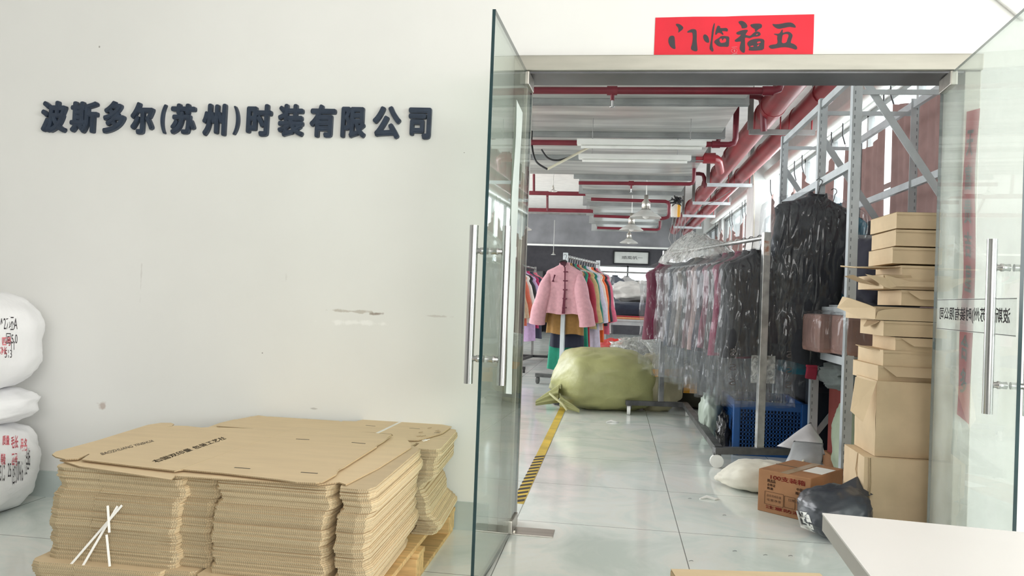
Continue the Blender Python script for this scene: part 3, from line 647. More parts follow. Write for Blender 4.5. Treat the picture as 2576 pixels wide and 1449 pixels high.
def window(name, plane, a, b, z0, z1, mull, label):
    g = G(); t = .05
    P = (lambda u, z: (HX + .1, u, z)) if plane == 'x' else (lambda u, z: (u, HY + .1, z))
    D = (lambda du, dz: (.06, du, dz)) if plane == 'x' else (lambda du, dz: (du, .06, dz))
    fr = G()
    for z in (z0 + t / 2, z1 - t / 2, z0 + (z1 - z0) * .62): fr.box(P((a + b) / 2, z), D(b - a, t))
    for k in range(mull + 1): fr.box(P(a + t / 2 + (b - a - t) * k / mull, (z0 + z1) / 2), D(t, z1 - z0))
    o = fr.o(name, mat('window_frame_grey', (128, 128, 128), .5, .3, var=.05)); struct(o, label)
    q = G().box(P((a + b) / 2, (z0 + z1) / 2), tuple(.006 if i == (0 if plane == 'x' else 1) else v for i, v in enumerate(D(b - a, z1 - z0)))).o('window_pane', M_WGLASS, o)
    return o
window('window_1', 'x', 4.3, 12.2, .9, 3.12, 6, 'long window band behind the brown curtains, nearest the doorway')
window('window_2', 'x', 12.85, 18.6, .9, 3.12, 5, 'window band beyond the white pillar')
window('window_3', 'x', 19.2, 25.2, .9, 3.12, 5, 'farthest window band of the right wall')
window('window_4', 'y', fx0, fx1, fz0, fz1, 2, 'bright window in the far wall')

# white insulated pipe along the window heads, and hooks
for a, b, lb in ((4.2, 12.15, 'white round pipe above the brown curtains, on the doorway side of the pillar'), (12.9, 18.9, 'white round pipe above the curtains beyond the pillar')):
    tag(G().tube([(2.25, a, 3.1), (2.25, b, 3.1)], .075, 16).o('window_pipe', M_WHITEP), lb, 'pipe')
# brown curtains: panels hooked up at intervals, sagging between the hooks
def curtain(y0, y1, zt, zb, sag, label, seed, fold=1):
    r = thing('brown_curtain', label, 'curtain', (2.3, (y0 + y1) / 2, zb))
    def f(u, v):
        y = y0 + (y1 - y0) * u
        top = zt - sag * (1 - (2 * u - 1) ** 2) + .03 * math.sin(u * 9 + seed)
        z = top + (zb - top) * v
        return (2.30 + fold * .035 * math.sin(u * 21 + seed) * (.3 + .7 * v) + fold * .02 * math.sin(u * 47 + 2 * seed), y + .05 * (v) * math.sin(seed * 3 + v * 4), z)
    G().grid(f, 60, 16).o('curtain_panel', M_CURTAIN, r)
    g = G()
    for y in (y0 + .01, y1 - .01): g.tube([(2.28, y, zt + .18), (2.29, y + .02, zt + .06), (2.30, y, zt - .03)], .008, 6)
    for k, y in enumerate((y0 + .01, y1 - .01)): pass
    g.b.free()
    for y in (y0 + .01, y1 - .01): G().tube([(2.27, y, 3.04), (2.28, y + .02, zt + .06), (2.30, y, zt - .03)], .007, 6).o('tie', M_BLACK, r)
CUR = [(4.35, 5.72, 2.86, .10, 'brown curtain panel nearest the doorway, behind the shelving'), (5.8, 6.95, 2.90, .16, 'second brown curtain panel from the doorway'), (7.1, 8.35, 2.84, .22, 'third brown curtain panel from the doorway, hanging between grey shelf posts'),
       (8.75, 10.1, 2.82, .28, 'fourth brown curtain panel from the doorway, with a bright gap before it'), (10.5, 12.1, 2.8, .35, 'brown curtain panel just before the white pillar')]
for i, (a, b, z, sg, lb) in enumerate(CUR): curtain(a, b, z, .95, sg, lb, i * 1.3, (.2, .3, .7, 1, 1)[i])
for i, (a, b) in enumerate(((13.3, 14.4), (14.7, 16.0), (16.25, 17.6), (17.8, 18.6))):
    curtain(a, b, 2.75, .95, .35, ['brown curtain panel first beyond the white pillar', 'brown curtain panel second beyond the white pillar', 'brown curtain panel third beyond the white pillar', 'brown curtain panel farthest beyond the white pillar'][i], i * 2.1 + .7)

# ------------------------------------------------------------------ overhead duct
DZ = 3.0
duct = thing('air_duct', 'long galvanised sheet metal duct under the hall ceiling', 'duct', (.2, 12, DZ))
ys = [5.7, 7.3, 8.75, 10.2, 11.75, 13.4, 15.1, 16.9, 18.7, 20.6]
for i in range(len(ys) - 1):
    x0 = -2.4 if ys[i] < 11.5 else -.62 + .02 * (i - 4); x1 = (1.12, 1.10, 1.05, 1.07, 1.05, 1.03, 1.02, 1.0, .98)[i]
    a, b = ys[i] + .03, ys[i + 1] - .03
    g = G()
    def f(u, v, x0=x0, x1=x1, a=a, b=b):                  # bottom sheet, slightly bellied between its flanges
        return (x0 + (x1 - x0) * u, a + (b - a) * v, DZ - .035 * math.sin(PI * v) * (math.sin(PI * min(1, u * 6)) if u < .5 else math.sin(PI * min(1, (1 - u) * 6) / 1) if (1 - u) * 6 < .5 else 1))
    g.grid(lambda u, v: (x0 + (x1 - x0) * u, a + (b - a) * v, DZ - .03 * math.sin(PI * v) * min(1, 8 * u, 8 * (1 - u))), 24, 10)
    g.poly([(x0, a, DZ), (x1, a, DZ), (x1, b, DZ), (x0, b, DZ), (x0, a, DZ + .42), (x1, a, DZ + .42), (x1, b, DZ + .42), (x0, b, DZ + .42)], [(0, 1, 5, 4), (1, 2, 6, 5), (2, 3, 7, 6), (3, 0, 4, 7), (4, 5, 6, 7)])
    g.o('duct_section', M_DUCT, duct)
for i, y in enumerate(ys):
    x0 = -2.44 if y < 11.5 else -.66; x1 = 1.14 - .015 * i
    g = G()
    for s in (-.018, .018): g.box(((x0 + x1) / 2, y + s, DZ + .19), (x1 - x0 + .06, .012, .5))
    g.box(((x0 + x1) / 2, y, DZ - .05), (x1 - x0 + .06, .09, .012))
    g.o('flange', M_FLANGE, duct)

# ------------------------------------------------------------------ red pipework
def pipe(name, pts, r, label, cat='pipe', fit=(), grp=None, m=None):
    t = thing(name, label, cat, pts[0], group=grp); m = m or (M_RTHIN if r < .05 else M_RPIPE)
    pp = []
    pts = [Vector(p) for p in pts]
    for i, p in enumerate(pts):                           # round the elbows
        if 0 < i < len(pts) - 1:
            a = (pts[i - 1] - p).normalized() * r * 2.2; b = (pts[i + 1] - p).normalized() * r * 2.2
            pp += [p + a, p + a * .35 + b * .35 - (a + b) * .12, p + b]
        else: pp.append(p)
    G().tube(pp, r, 16).o('run', m or M_RPIPE, t)
    for c, d in fit:
        c, d = Vector(c), Vector(d).normalized(); G().tube([c - d * (r * 1.4 if r < .08 else .07), c + d * (r * 1.4 if r < .08 else .07)], r * 1.28 if r < .08 else r * 1.07, 16).o('coupling', m or M_RPIPE, t)
    return t
def sprinkler(p, t, up=False):
    s = 1 if up else -1; p = Vector(p)
    G().tube([p, p + Vector((0, 0, s * .05))], .016, 10).o('sprinkler_socket', M_RTHIN, t)
    g = G().tube([p + Vector((0, 0, s * .05)), p + Vector((0, 0, s * .1))], .007, 8); g.lathe([(0, s * .1), (.02, s * .1), (.02, s * .104), (0, s * .104)], p, 12); g.o('sprinkler_deflector', M_CHROME, t)
MP = [1.535, 1.845]
m1 = pipe('main_pipe', [(1.50, 4.5, 3.13), (1.50, 21, 3.06)], .122, 'thick red water main nearest the duct, running into the hall', fit=[((1.5, y, 3.12), (0, 1, 0)) for y in (8.0, 10.6, 13.2, 16.2)])
m2 = pipe('main_pipe', [(1.84, 4.5, 3.10), (1.80, 21, 3.02)], .105, 'second red water main, on the window side of the thicker one', fit=[((1.83, y, 3.08), (0, 1, 0)) for y in (7.4, 10.2, 12.9, 16.0)])
zs = 2.92
for i, y in enumerate((8.3, 12.0, 14.2, 16.3, 18.8)):
    t = thing('pipe_hanger', ['grey steel trapeze hanger under the red mains, nearest the doorway', 'second trapeze hanger under the red mains', 'third trapeze hanger under the red mains', 'fourth trapeze hanger under the red mains', 'farthest trapeze hanger under the red mains'][i], 'pipe hanger', (1.65, y, zs))
    mm = M_STRUT if i == 0 else M_SHELF
    G().box((1.655, y, zs), (.66, .05, .05)).o('cross_bar', mm, t)
    for x in (1.335, 1.975): G().box((x, y, (zs + .025 + HZ) / 2), (.05, .05, HZ - zs - .025)).o('drop_post', M_STRUT, t)
    for x, r, zc in ((1.5, .122, 3.1), (1.83, .105, 3.07)):
        G().tube([(x - r - .008, y - .05, zs + .02)] + [(x - (r + .008) * math.cos(a * PI / 10), y - .05, zc + (r + .008) * math.sin(a * PI / 10)) for a in range(11)] + [(x + r + .008, y - .05, zs + .02)], .007, 6).o('u_bolt', M_RPIPE, t)
bz = 2.72
y1 = at(1600, 228, Z=bz).y
pA = pipe('sprinkler_pipe', [(-2.2, y1, bz), (1.175, y1, bz), (1.175, y1, 3.35)], .028, 'nearest red sprinkler branch crossing under the duct, with elbow up at its end', fit=[(at(1540, 228, Y=y1), (1, 0, 0)), ((1.08, y1, bz), (1, 0, 0))])
sprinkler(at(1541, 236, Y=y1), pA)
pipe('sprinkler_riser', [at(1870, 240, Y=8.0), at(1918, 242, Y=8.0), at(1922, 330, Y=8.1)], .033, 'short red elbow dropping to the thick main, beside the nearest strut post')
y2 = at(1500, 360, Z=2.80).y
pipe('sprinkler_pipe', [(-1.6, y2, 2.80), (.98, y2, 2.80), (1.2, y2, 2.80), (1.2, y2, 3.3)], .03, 'red sprinkler branch behind the white lamp battens', fit=[((1.0, y2, 2.80), (1, 0, 0))])
pipe('sprinkler_riser', [Vector((at(1808, 262, Y=9.4).x, 9.4, 3.7)), at(1808, 362, Y=9.4), at(1780, 362, Y=9.4)], .028, 'red drop pipe with elbow at the right end of the lamp battens')
pipe('sprinkler_riser', [at(1750, 398, Y=10.2), at(1806, 398, Y=10.2), at(1812, 430, Y=10.8)], .055, 'stubby thick red tee joining the main beside the duct', fit=[(at(1784, 398, Y=10.2), (1, 0, 0))])
y3 = at(1600, 460, Z=2.78).y
pB = pipe('sprinkler_pipe', [at(1456, 460, Y=y3), at(1745, 463, Y=y3), at(1748, 372, Y=y3)], .026, 'red branch pipe across the duct with a tall riser at its right end', fit=[(at(1588, 461, Y=y3), (1, 0, 0))])
sprinkler(at(1588, 466, Y=y3), pB)
pipe('sprinkler_riser', [at(1715, 437, Y=12.6), at(1770, 437, Y=12.6), at(1774, 470, Y=12.8)], .03, 'small dark red elbow between the tall riser and the main')
y4 = at(1600, 505, Z=2.72).y
pipe('sprinkler_pipe', [at(1487, 501, Y=y4), at(1683, 507, Y=y4), at(1683, 548, Y=y4), at(1660, 550, Y=y4)], .028, 'red branch pipe above the pendant lamps, turned down at its right end')
y5 = at(1560, 545, Z=2.7).y
pipe('sprinkler_pipe', [at(1494, 543, Y=y5), at(1600, 547, Y=y5)], .028, 'short red branch pipe just above the dome lamp')
y6 = at(1570, 575, Z=2.72).y
pipe('sprinkler_pipe', [at(1502, 573, Y=y6), at(1660, 578, Y=y6), at(1660, 556, Y=y6)], .03, 'farthest red branch pipe, at the end of the duct')
yl = 14.4
pipe('sprinkler_pipe', [(-5, yl, at(1400, 488, Y=yl).z), at(1490, 488, Y=yl)], .04, 'upper red pipe under the white ceiling at the left')
pipe('sprinkler_pipe', [(-5, 16.3, at(1400, 530, Y=16.3).z), at(1492, 531, Y=16.3)], .042, 'lower red pipe under the white ceiling at the left')
pipe('sprinkler_riser', [at(1343, 438, Y=14.4), at(1343, 486, Y=14.4)], .024, 'thin red stub rising from the upper left pipe')
pipe('sprinkler_riser', [at(1377, 492, Y=15.4), at(1377, 528, Y=16.2)], .024, 'thin red stub between the two left pipes')

# ------------------------------------------------------------------ lamps
def batten(x0, x1, ya, Y, label):
    a, b = at(x0, ya, Y=Y), at(x1, ya + 4, Y=Y); t = thing('batten_light', label, 'lamp', (a + b) / 2)
    G().bar(a, b, .10, .055, .004).o('housing', M_WHITEP, t)
    G().tube([a + Vector((.04, 0, -.045)), b + Vector((-.04, 0, -.045))], .016, 12).o('tube', M_PAPERBACK, t)
    for s in (.12, .88): G().tube([a.lerp(b, s), a.lerp(b, s) + Vector((0, 0, DZ - a.z - .02))], .004, 6).o('hanging_wire', M_STRUT, t)
batten(1452, 1776, 358, 7.95, 'nearer white fluorescent batten lamp hung below the duct')
batten(1456, 1738, 394, 8.9, 'farther white fluorescent batten lamp hung below the duct')
batten(1496, 1690, 491, 14.6, 'small distant white batten lamp beneath the duct')
def dome(px, py, w, Y, label, drop=.35, col=M_SHADE):
    c = at(px, py, Y=Y); r = w * Y / F / 2; t = thing('pendant_lamp', label, 'lamp', c)
    G().lathe([(r, 0), (r * .98, .012), (r * .75, r * .22), (r * .4, r * .42), (r * .3, r * .5), (r * .29, r * .55), (r * .38, r * .40), (r * .72, r * .18), (r * .95, .006), (r, 0)], c, 32).o('shade', col, t)
    G().lathe([(0, r * .5), (r * .27, r * .5), (r * .27, r * 1.0), (r * .14, r * 1.15), (r * .14, r * 1.45), (0, r * 1.45)], c, 18).o('lamp_holder', M_STEEL, t)
    G().tube([c + Vector((0, 0, r * 1.4)), Vector((c.x, c.y, min(HZ, c.z + drop + r * 1.4)))], .008, 6).o('stem', M_SHADE, t)
    G().lathe([(0, -r * .2), (r * .18, -r * .12), (r * .22, 0), (r * .14, r * .2), (0, r * .3)], c + Vector((0, 0, r * .12)), 16).o('bulb', M_PAPERBACK, t)
dome(1624, 548, 78, 11.8, 'largest dome pendant lamp, in front of the far end of the duct')
dome(1588, 580, 60, 13.8, 'middle dome pendant lamp, below the largest one', .4)
dome(1582, 612, 46, 17.5, 'lowest dome pendant lamp, above the framed calligraphy', 1.0)
dome(1391, 482, 22, 14.2, 'small dome lamp close under the white ceiling at the left', .3)
dome(1392, 641, 12, 22.0, 'tiny far pendant lamp above the pink jacket', .9)
dome(1317, 578, 42, 12.5, 'dome pendant lamp half behind the left glass leaf', .9)

# loose conduit stick and black cables under the duct
st = thing('conduit_stick', 'cream conduit stick hanging aslant under the duct', 'conduit', at(1378, 424, Y=8.4))
G().tube([at(1378, 425, Y=8.3), at(1487, 368, Y=8.6)], .014, 10).o('stick', mat('cream_pvc', (226, 220, 196), .5), st)
def cable(pts, r, label, m=None, name='cable', grp=None):
    v = [Vector(p) for p in pts]; q = []
    for i in range(len(v) - 1):
        p0, p1, p2, p3 = v[max(i - 1, 0)], v[i], v[i + 1], v[min(i + 2, len(v) - 1)]
        for k in range(8):
            t = k / 8; q.append(.5 * ((2 * p1) + (p2 - p0) * t + (2 * p0 - 5 * p1 + 4 * p2 - p3) * t * t + (3 * p1 - p0 - 3 * p2 + p3) * t ** 3))
    q.append(v[-1])
    return tag(G().tube(q, r, 8).o(name, m or M_BLACK), label, 'cable', grp)
cable([at(1338, 330, Y=8.5), at(1338, 365, Y=8.4), at(1348, 405, Y=8.3), at(1377, 426, Y=8.3)], .011, 'thick black cable sagging to the end of the cream conduit stick')
cable([at(1362, 376, Y=9.2), at(1378, 397, Y=9.2), at(1405, 403, Y=9.2), at(1448, 390, Y=9.2)], .011, 'black cable sagging below the duct beside the cream conduit stick')
jb = thing('junction_tangle', 'white junction box with a tangle of black and yellow cables by the red main', 'junction box', at(1706, 520, Y=13.2))
G().box(at(1697, 527, Y=13.3), (.12, .08, .26), bev=.006).o('box', M_WHITEP, jb)
G().box(at(1708, 530, Y=13.2), (.05, .05, .22), bev=.01).o('yellow_plug', M_ORANGET, jb)
for k in range(9):
    c = at(1702, 505, Y=13.1); pts = [c + Vector((.22 * noise.noise(Vector((k, j * .9, 0))), .1 * noise.noise(Vector((k, 5, j * .9))), .16 * noise.noise(Vector((9, k, j * .9))))) for j in range(7)]
    G().tube(pts, .011, 6).o('cable_loop', M_BLACK, jb)
for k in range(5):
    x = 1688 + k * 8; tag(G().tube([at(x + 6, 545, Y=13), at(x, 575, Y=13), at(x - 6 + 5 * (k % 2), 600, Y=13), at(x + 2, 618, Y=13)], .005, 6).o('hanging_wire', M_STRUT), 'thin loose wire dangling below the junction box', 'wire', 'wires below the junction box')
cable([at(1895, 420, Y=11.7), at(1898, 500, Y=11.7), at(1896, 600, Y=11.7)], .006, 'thin yellowish cable hanging down the white pillar', mat('cream_pvc', (226, 220, 196), .5))
cable([at(1838, 480, Y=12.5), at(1800, 505, Y=13.5), at(1765, 520, Y=14)], .006, 'pale cord drooping between the red mains and the pillar', M_STRUT)

# ------------------------------------------------------------------ far end
v = thing('fabric_valance', 'wide grey fabric band hanging across the far end of the hall', 'valance', (-2, 22.3, 2.4))
va, vb = at(1330, 536, Y=22.3).z, at(1500, 621, Y=22.3).z
G().grid(lambda u, w: (-7 + 9.2 * u, 22.3 + .03 * math.sin(u * 60) * w + .05 * noise.noise(Vector((u * 12, w * 2, 0))), va + (vb - va) * w + .015 * math.sin(u * 25) * w), 120, 8).o('fabric', M_VAL, v)
G().bar((-7, 22.3, va), (2.2, 22.3, va), .05, .05).o('rail', M_STRUT, v)
G().bar((-7, 22.26, vb + .01), (2.2, 22.26, vb + .01), .04, .05).o('hem', M_PAPERBACK, v)
fa, fb = at(1546, 633, Y=25.95), at(1630, 664, Y=25.95)
fr = thing('framed_calligraphy', 'framed white calligraphy scroll of four characters on the far wall', 'picture', ((fa.x + fb.x) / 2, 25.95, fb.z))
fw, fh, fc_ = fb.x - fa.x, fa.z - fb.z, (fa + fb) / 2
for s in (-1, 1):
    G().box((fc_.x, 25.96, fc_.z + s * (fh / 2 + .02)), (fw + .08, .05, .04)).o('frame_rail', M_BLACK, fr); G().box((fc_.x + s * (fw / 2 + .02), 25.96, fc_.z), (.04, .05, fh)).o('frame_rail', M_BLACK, fr)
G().box((fc_.x, 25.97, fc_.z), (fw, .01, fh)).o('paper', M_PAPERBACK, fr)
place_text('brush_text', '順風帆一', M_INK, fr, quad((fa.x + fw * .22, 25.962, fc_.z - fh * .14), (fb.x - fw * .16, 25.962, fc_.z - fh * .14), (fa.x + fw * .22, 25.962, fc_.z + fh * .16), (fb.x - fw * .16, 25.962, fc_.z + fh * .16)))

# ------------------------------------------------------------------ floor hazard tape
tp = thing('floor_tape', 'yellow and black hazard tape stuck along the hall floor', 'floor tape', (-.48, 6, 0))
G().box((-.478, 6.1, .0008), (.062, 4.0, .0008), Matrix.Rotation(.002, 3, 'Z')).o('yellow_band', mat('tape_yellow', (222, 190, 70), .45, var=.15, scale=4), tp)
for k in range(24):
    y = 4.10 + k * .092
    G().prism([(-.509, y, .0013), (-.509, y + .046, .0013), (-.447, y + .102, .0013), (-.447, y + .056, .0013)], (0, 0, .0004)).o('black_stripe', mat('tape_black', (52, 46, 38), .5, var=.2), tp)
    if k > 12: break

# ------------------------------------------------------------------ garments
def garment_parts(root, col, w=.44, L=.66, flare=1.12, th=.075, sl=.5, sw=.075, seed=0, collar=True, out=.06, hang=True, panels=None, hang_rgb=(60, 60, 62), zn=-.11):
    """a garment on its hanger in the thing's own axes: width along x, front towards -y, rail at z = 0"""
    hw = w / 2; m = cloth(col)
    rows = [(0, .07, zn, .045), (.02, hw * .55, zn - .035, .05), (.05, hw * .92, zn - .075, .055), (.08, hw, zn - .105, .06)]
    for k in range(1, 13):
        t = k / 12; e = hw * (.94 - .06 * math.sin(PI * min(1, t * 1.3)) + (flare - .94) * t ** 1.5)
        rows.append((.1 + t, e, zn - .105 - (L - .105) * t, .06 + (th - .06) * min(1, t * 2)))
    n = 40
    def f(u, v):
        i = v * (len(rows) - 1); a = min(int(i), len(rows) - 2); s = i - a
        q = [rows[a][k] * (1 - s) + rows[a + 1][k] * s for k in range(4)]
        th_ = 2 * PI * u; c, sn = math.cos(th_), math.sin(th_)
        x = q[1] * math.copysign(abs(c) ** .8, c); y = q[3] * math.copysign(abs(sn) ** .75, sn)
        k = max(0, v - .3)
        y += .022 * k * math.sin(x * 34 + seed * 2.1) + .012 * k * math.sin(x * 71 + seed) + .012 * noise.noise(Vector((x * 9, q[2] * 6, seed)))
        z = q[2] - (.012 * math.sin(x * 20 + seed) * k)
        return (x, y, z)
    G().grid(f, n, 30, closed=True).o('garment_body', m, root, world=False)
    if sl:
        for s in (-1, 1):
            pts, rs = [], []
            for k in range(11):
                t = k / 10
                pts.append(Vector((s * (hw - .055 + (out + .03) * t ** .75 + .008 * math.sin(t * 7 + seed)), -.012 - .03 * math.sin(t * 2.5) + .008 * math.sin(seed + t * 5), zn - .115 - sl * t)))
                rs.append(sw * min(1, .45 + 2.6 * t) * (.92 + (.3 * t if flare > 1.11 else -.12 * t)) * (1 + .04 * math.sin(t * 17 + seed)))
            G().tube(pts, rs, 14, cap=False).o('sleeve', m, root, world=False)
    if collar:
        G().grid(lambda u, v: ((.075 - .012 * v) * math.cos(2 * PI * u), (.05 - .008 * v) * math.sin(2 * PI * u) - .004, zn - .012 + .045 * v - (.03 if math.sin(2 * PI * u) < -.8 else 0)), 24, 3, closed=True).o('collar', m, root, world=False)
    if hang:
        g = G().tube([(hw * .85, 0, zn - .065), (.04, 0, zn - .02), (0, 0, zn + .0), (-.04, 0, zn - .02), (-hw * .85, 0, zn - .065)], .009, 8)
        g.tube([(0, 0, zn)] + [(.022 * math.sin(a) - 0, 0, -.022 + .03 + .022 * math.cos(a) - .006) for a in (2.6, 2.0, 1.2, .4, -.4, -1.2)], .0028, 6)
        g.o('hanger', mat('hanger_%d' % hang_rgb[0], hang_rgb, .4), root, world=False)
def bag_part(root, w=.54, L=1.08, th=.09, seed=0, zn=-.07, m=None, name='plastic_cover', full=.0, taper=0):
    """clear dry-cleaning bag over a garment"""
    hw = w / 2
    def f(u, v):
        a = 2 * PI * u; c, s = math.cos(a), math.sin(a)
        k = min(1, v / .12)
        wd = hw * (.16 + .84 * math.sin(k * PI / 2)) * (1 - taper * max(0, v - .3)); d = (.025 + (th - .025) * k) * (1 - .35 * v) 
        x = wd * math.copysign(abs(c) ** .7, c); y = d * math.copysign(abs(s) ** .7, s)
        z = zn - (.14 * k if v < .12 else .14 + (L - .14) * (v - .12) / .88)
        q = Vector((x * 7, y * 7 + seed * 3, z * 5))
        y += .018 * noise.noise(q) * k + .010 * noise.noise(q * 2.7) * k + .004 * k * math.sin(x * 55 + z * 9 + seed * 2) + .002 * k * math.sin(x * 130 - z * 14 + seed)
        x += .02 * noise.noise(q + Vector((5, 5, 5))) * k
        z += .02 * noise.noise(Vector((x * 8, seed, 3))) * v
        return (x, y, z)
    return G().grid(f, 44, 36, closed=True).o(name, m or M_POLY, root, world=False)

# ------------------------------------------------------------------ nearest rolling rack, on a Z-shaped base
NP, FP = Vector((1.013, 5.467, 0)), Vector((.475, 7.673, 0))
rk = thing('garment_rack', 'nearest steel garment rack, its front post marked with rust, on a Z-shaped wheeled base', 'clothes rack', (.74, 6.5, 0))
rd = (FP - NP).normalized(); RR = Matrix(((rd.y, rd.x, 0), (-rd.x, rd.y, 0), (0, 0, 1)))
G().box(NP + Vector((0, 0, .86)), (.052, .04, 1.50), RR, .003).o('post', M_RACK, rk)
G().box(FP + Vector((0, 0, .86)), (.052, .04, 1.50), RR, .003).o('post', M_RACK, rk)
G().tube([NP + Vector((0, 0, 1.575)), FP + Vector((0, 0, 1.575))], .0165, 16).o('rail', M_RACK, rk)
A0, A1 = Vector((.70, 5.37, .115)), Vector((1.30, 5.53, .115)); B0, B1 = Vector((.14, 7.60, .115)), Vector((.74, 7.70, .115))
for a, b in ((A0, A1), (B0, B1), (A0 + (A1 - A0) * .06, B1 - (B1 - B0) * .04)): G().bar(a, b, .055, .045, .003).o('base_bar', M_RACKDARK, rk)
for c in (A0 + Vector((.02, .0, 0)), A1, B0 + Vector((.03, 0, 0)), B1):
    ax = Vector((0, .016, 0)) if c.x < .9 and c.y < 6 else Vector((.016, 0, 0)); g = G().tube([c - ax + Vector((0, 0, -.07)), c + ax + Vector((0, 0, -.07))], .045, 18); cs = g.o('caster', M_WHITEP, rk)
    G().box(c + Vector((.003, .01, -.035)), (.05, .04, .05), None, .004).o('caster_fork', M_RACKDARK, cs)
G().box(NP + Vector((-.0, -.022, 1.50)), (.04, .003, .10), RR).o('rust_patch', mat('rust_stain', (158, 112, 92), .9, var=.3, scale=30, rgb2=(190, 186, 180)), rk)
rz = math.atan2(-rd.x, rd.y)                     # garments hang square to the rail
GAR = [(.045, (46, 47, 52), .50, .72, .54, 'black coat in clear plastic, hanging nearest on the front steel rack'),
       (.11, (58, 58, 62), .46, .70, .52, 'charcoal jacket in clear plastic, second on the front steel rack'),
       (.165, (140, 46, 80), .46, .74, .52, 'magenta jacket in clear plastic, its edge showing behind the black coat'),
       (.22, (56, 60, 58), .45, .70, .5, 'dark green-black jacket in clear plastic behind the magenta one'),
       (.275, (132, 72, 88), .45, .70, .5, 'dusky pink jacket in clear plastic in the middle of the front steel rack'),
       (.33, (52, 54, 68), .45, .72, .5, 'navy jacket in clear plastic behind the dusky pink one'),
       (.385, (170, 142, 136), .44, .72, .5, 'rose beige jacket in clear plastic on the front steel rack'),
       (.44, (112, 84, 88), .44, .72, .5, 'mauve brown jacket in clear plastic behind the rose beige one'),
       (.49, (60, 66, 66), .44, .72, .5, 'slate jacket in clear plastic behind the mauve brown one'),
       (.545, (150, 138, 128), .44, .72, .5, 'taupe jacket in clear plastic towards the far end of the front rack'),
       (.60, (92, 88, 90), .44, .74, .5, 'mid grey jacket in clear plastic behind the taupe one'),
       (.655, (50, 58, 74), .44, .74, .52, 'dark blue jacket in clear plastic, farthest of the close row'),
       (.71, (150, 140, 138), .42, .70, .5, 'pale stone jacket in clear plastic behind the dark blue one')]
for i, (t, col, w, L, sl, lb) in enumerate(GAR):
    p = NP.lerp(FP, t); r = thing('bagged_garment', lb, 'jacket', (p.x, p.y, 1.575 + .0), rz + random.uniform(-.06, .06), 'bagged garments on the front steel rack')
    garment_parts(r, col, w, L, 1.05, .07, sl, .052, i, out=-.03, hang_rgb=(60, 60, 62) if i < 3 else (232, 232, 230))
    bg_ = bag_part(r, .57 + .02 * (i % 2), 1.10 + .02 * math.sin(i * 2.3) - .012 * i * .4, .12, i)
    if i == 0:
        G().box((.012, -.095, -.905 + .0), (.17, .002, .19), None).o('care_sheet', M_POLYHEAVY, r, world=False)
        for x, zz in ((-.20, (-.82, -.92, -1.02)), (.20, (-.82, -.93, -1.03))):
            for z in zz: place_text('size_letter', 'S', M_INKFADED, r, lambda u, v, w_, x=x, z=z, r=r: r.location + Vector((x + .022 - .044 * u, -.088, z + .045 * v)))
    if i in (8, 11):
        for z in (-.86, -.98): place_text('size_letter', 'M' if i == 11 else 'S', M_INKFADED, r, lambda u, v, w_, z=z, r=r: r.location + Vector((-.16 - .035 * u, -.07, z + .04 * v)))
p = NP.lerp(FP, .985); r = thing('bagged_garment', 'maroon waistcoat in a clear bag, hanging apart at the far end of the front rack', 'waistcoat', (p.x - .01, p.y, 1.575), rz + .12, 'bagged garments on the front steel rack')
garment_parts(r, (112, 30, 62), .40, .72, 1.04, .07, 0, .06, 31, hang_rgb=(225, 225, 222)); bag_part(r, .50, 1.0, .08, 33)
for k in (0, 1):
    pass
G().tube([(.0, -.085, -.40), (.05, -.087, -.45)], .004, 6).o('white_trim', M_PAPERBACK, r, world=False)
# empty bags heaped over the rail
p = NP.lerp(FP, .60)
r = thing('plastic_bag_heap', 'heap of empty clear bags draped over the rail of the front rack', 'plastic bag', (p.x, p.y, 1.56))
def heap(u, v):
    q = Vector((math.cos(2 * PI * u) * (1 - .75 * v ** 1.5) * .23, math.sin(2 * PI * u) * (1 - .75 * v ** 1.5) * .72, -.12 + .27 * v))
    s = noise.noise(q * 4) * .05 + noise.noise(q * 9) * .015
    return RR @ (q * (1 + s * 3)) + Vector((0, 0, s)) + p + Vector((0, 0, 1.575))
G().grid(heap, 44, 20, closed=True).o('crumpled_film', M_POLYHEAVY, r)
tg = thing('hang_tag', 'white swing tag hanging from the rail beside the front post', 'tag', NP.lerp(FP, .09) + Vector((0, 0, 1.46)))
G().box(NP.lerp(FP, .09) + Vector((0, 0, 1.485)), (.04, .003, .06), Matrix.Rotation(.5, 3, 'Y')).o('card', M_PAPERBACK, tg); G().tube([NP.lerp(FP, .09) + Vector((0, 0, 1.51)), NP.lerp(FP, .09) + Vector((0, 0, 1.565))], .0015, 5).o('string', M_STRAP, tg)

# ------------------------------------------------------------------ middle rack with the pink jacket
NP2, FP2 = Vector((-.645, 9.83, 0)), Vector((-.27, 11.5, 0)); rd2 = (FP2 - NP2).normalized(); R2 = Matrix(((rd2.y, rd2.x, 0), (-rd2.x, rd2.y, 0), (0, 0, 1))); rz2 = math.atan2(-rd2.x, rd2.y)
rk = thing('garment_rack', 'steel garment rack in the middle of the hall carrying the pink jacket in front', 'clothes rack', (-.46, 10.6, 0))
for q in (NP2, FP2): G().box(q + Vector((0, 0, .88)), (.055, .045, 1.62), R2, .003).o('post', M_SHELF, rk)
G().tube([NP2 + Vector((0, 0, 1.64)), FP2 + Vector((0, 0, 1.64))], .017, 14).o('rail', M_RACK, rk)
for q in (NP2, FP2): G().bar(q + R2 @ Vector((-.34, 0, .11)), q + R2 @ Vector((.34, 0, .11)), .055, .045, .003).o('base_bar', M_RACKDARK, rk)
G().bar(NP2 + Vector((0, 0, .11)), FP2 + Vector((0, 0, .11)), .05, .04, .003).o('base_bar', M_RACKDARK, rk)
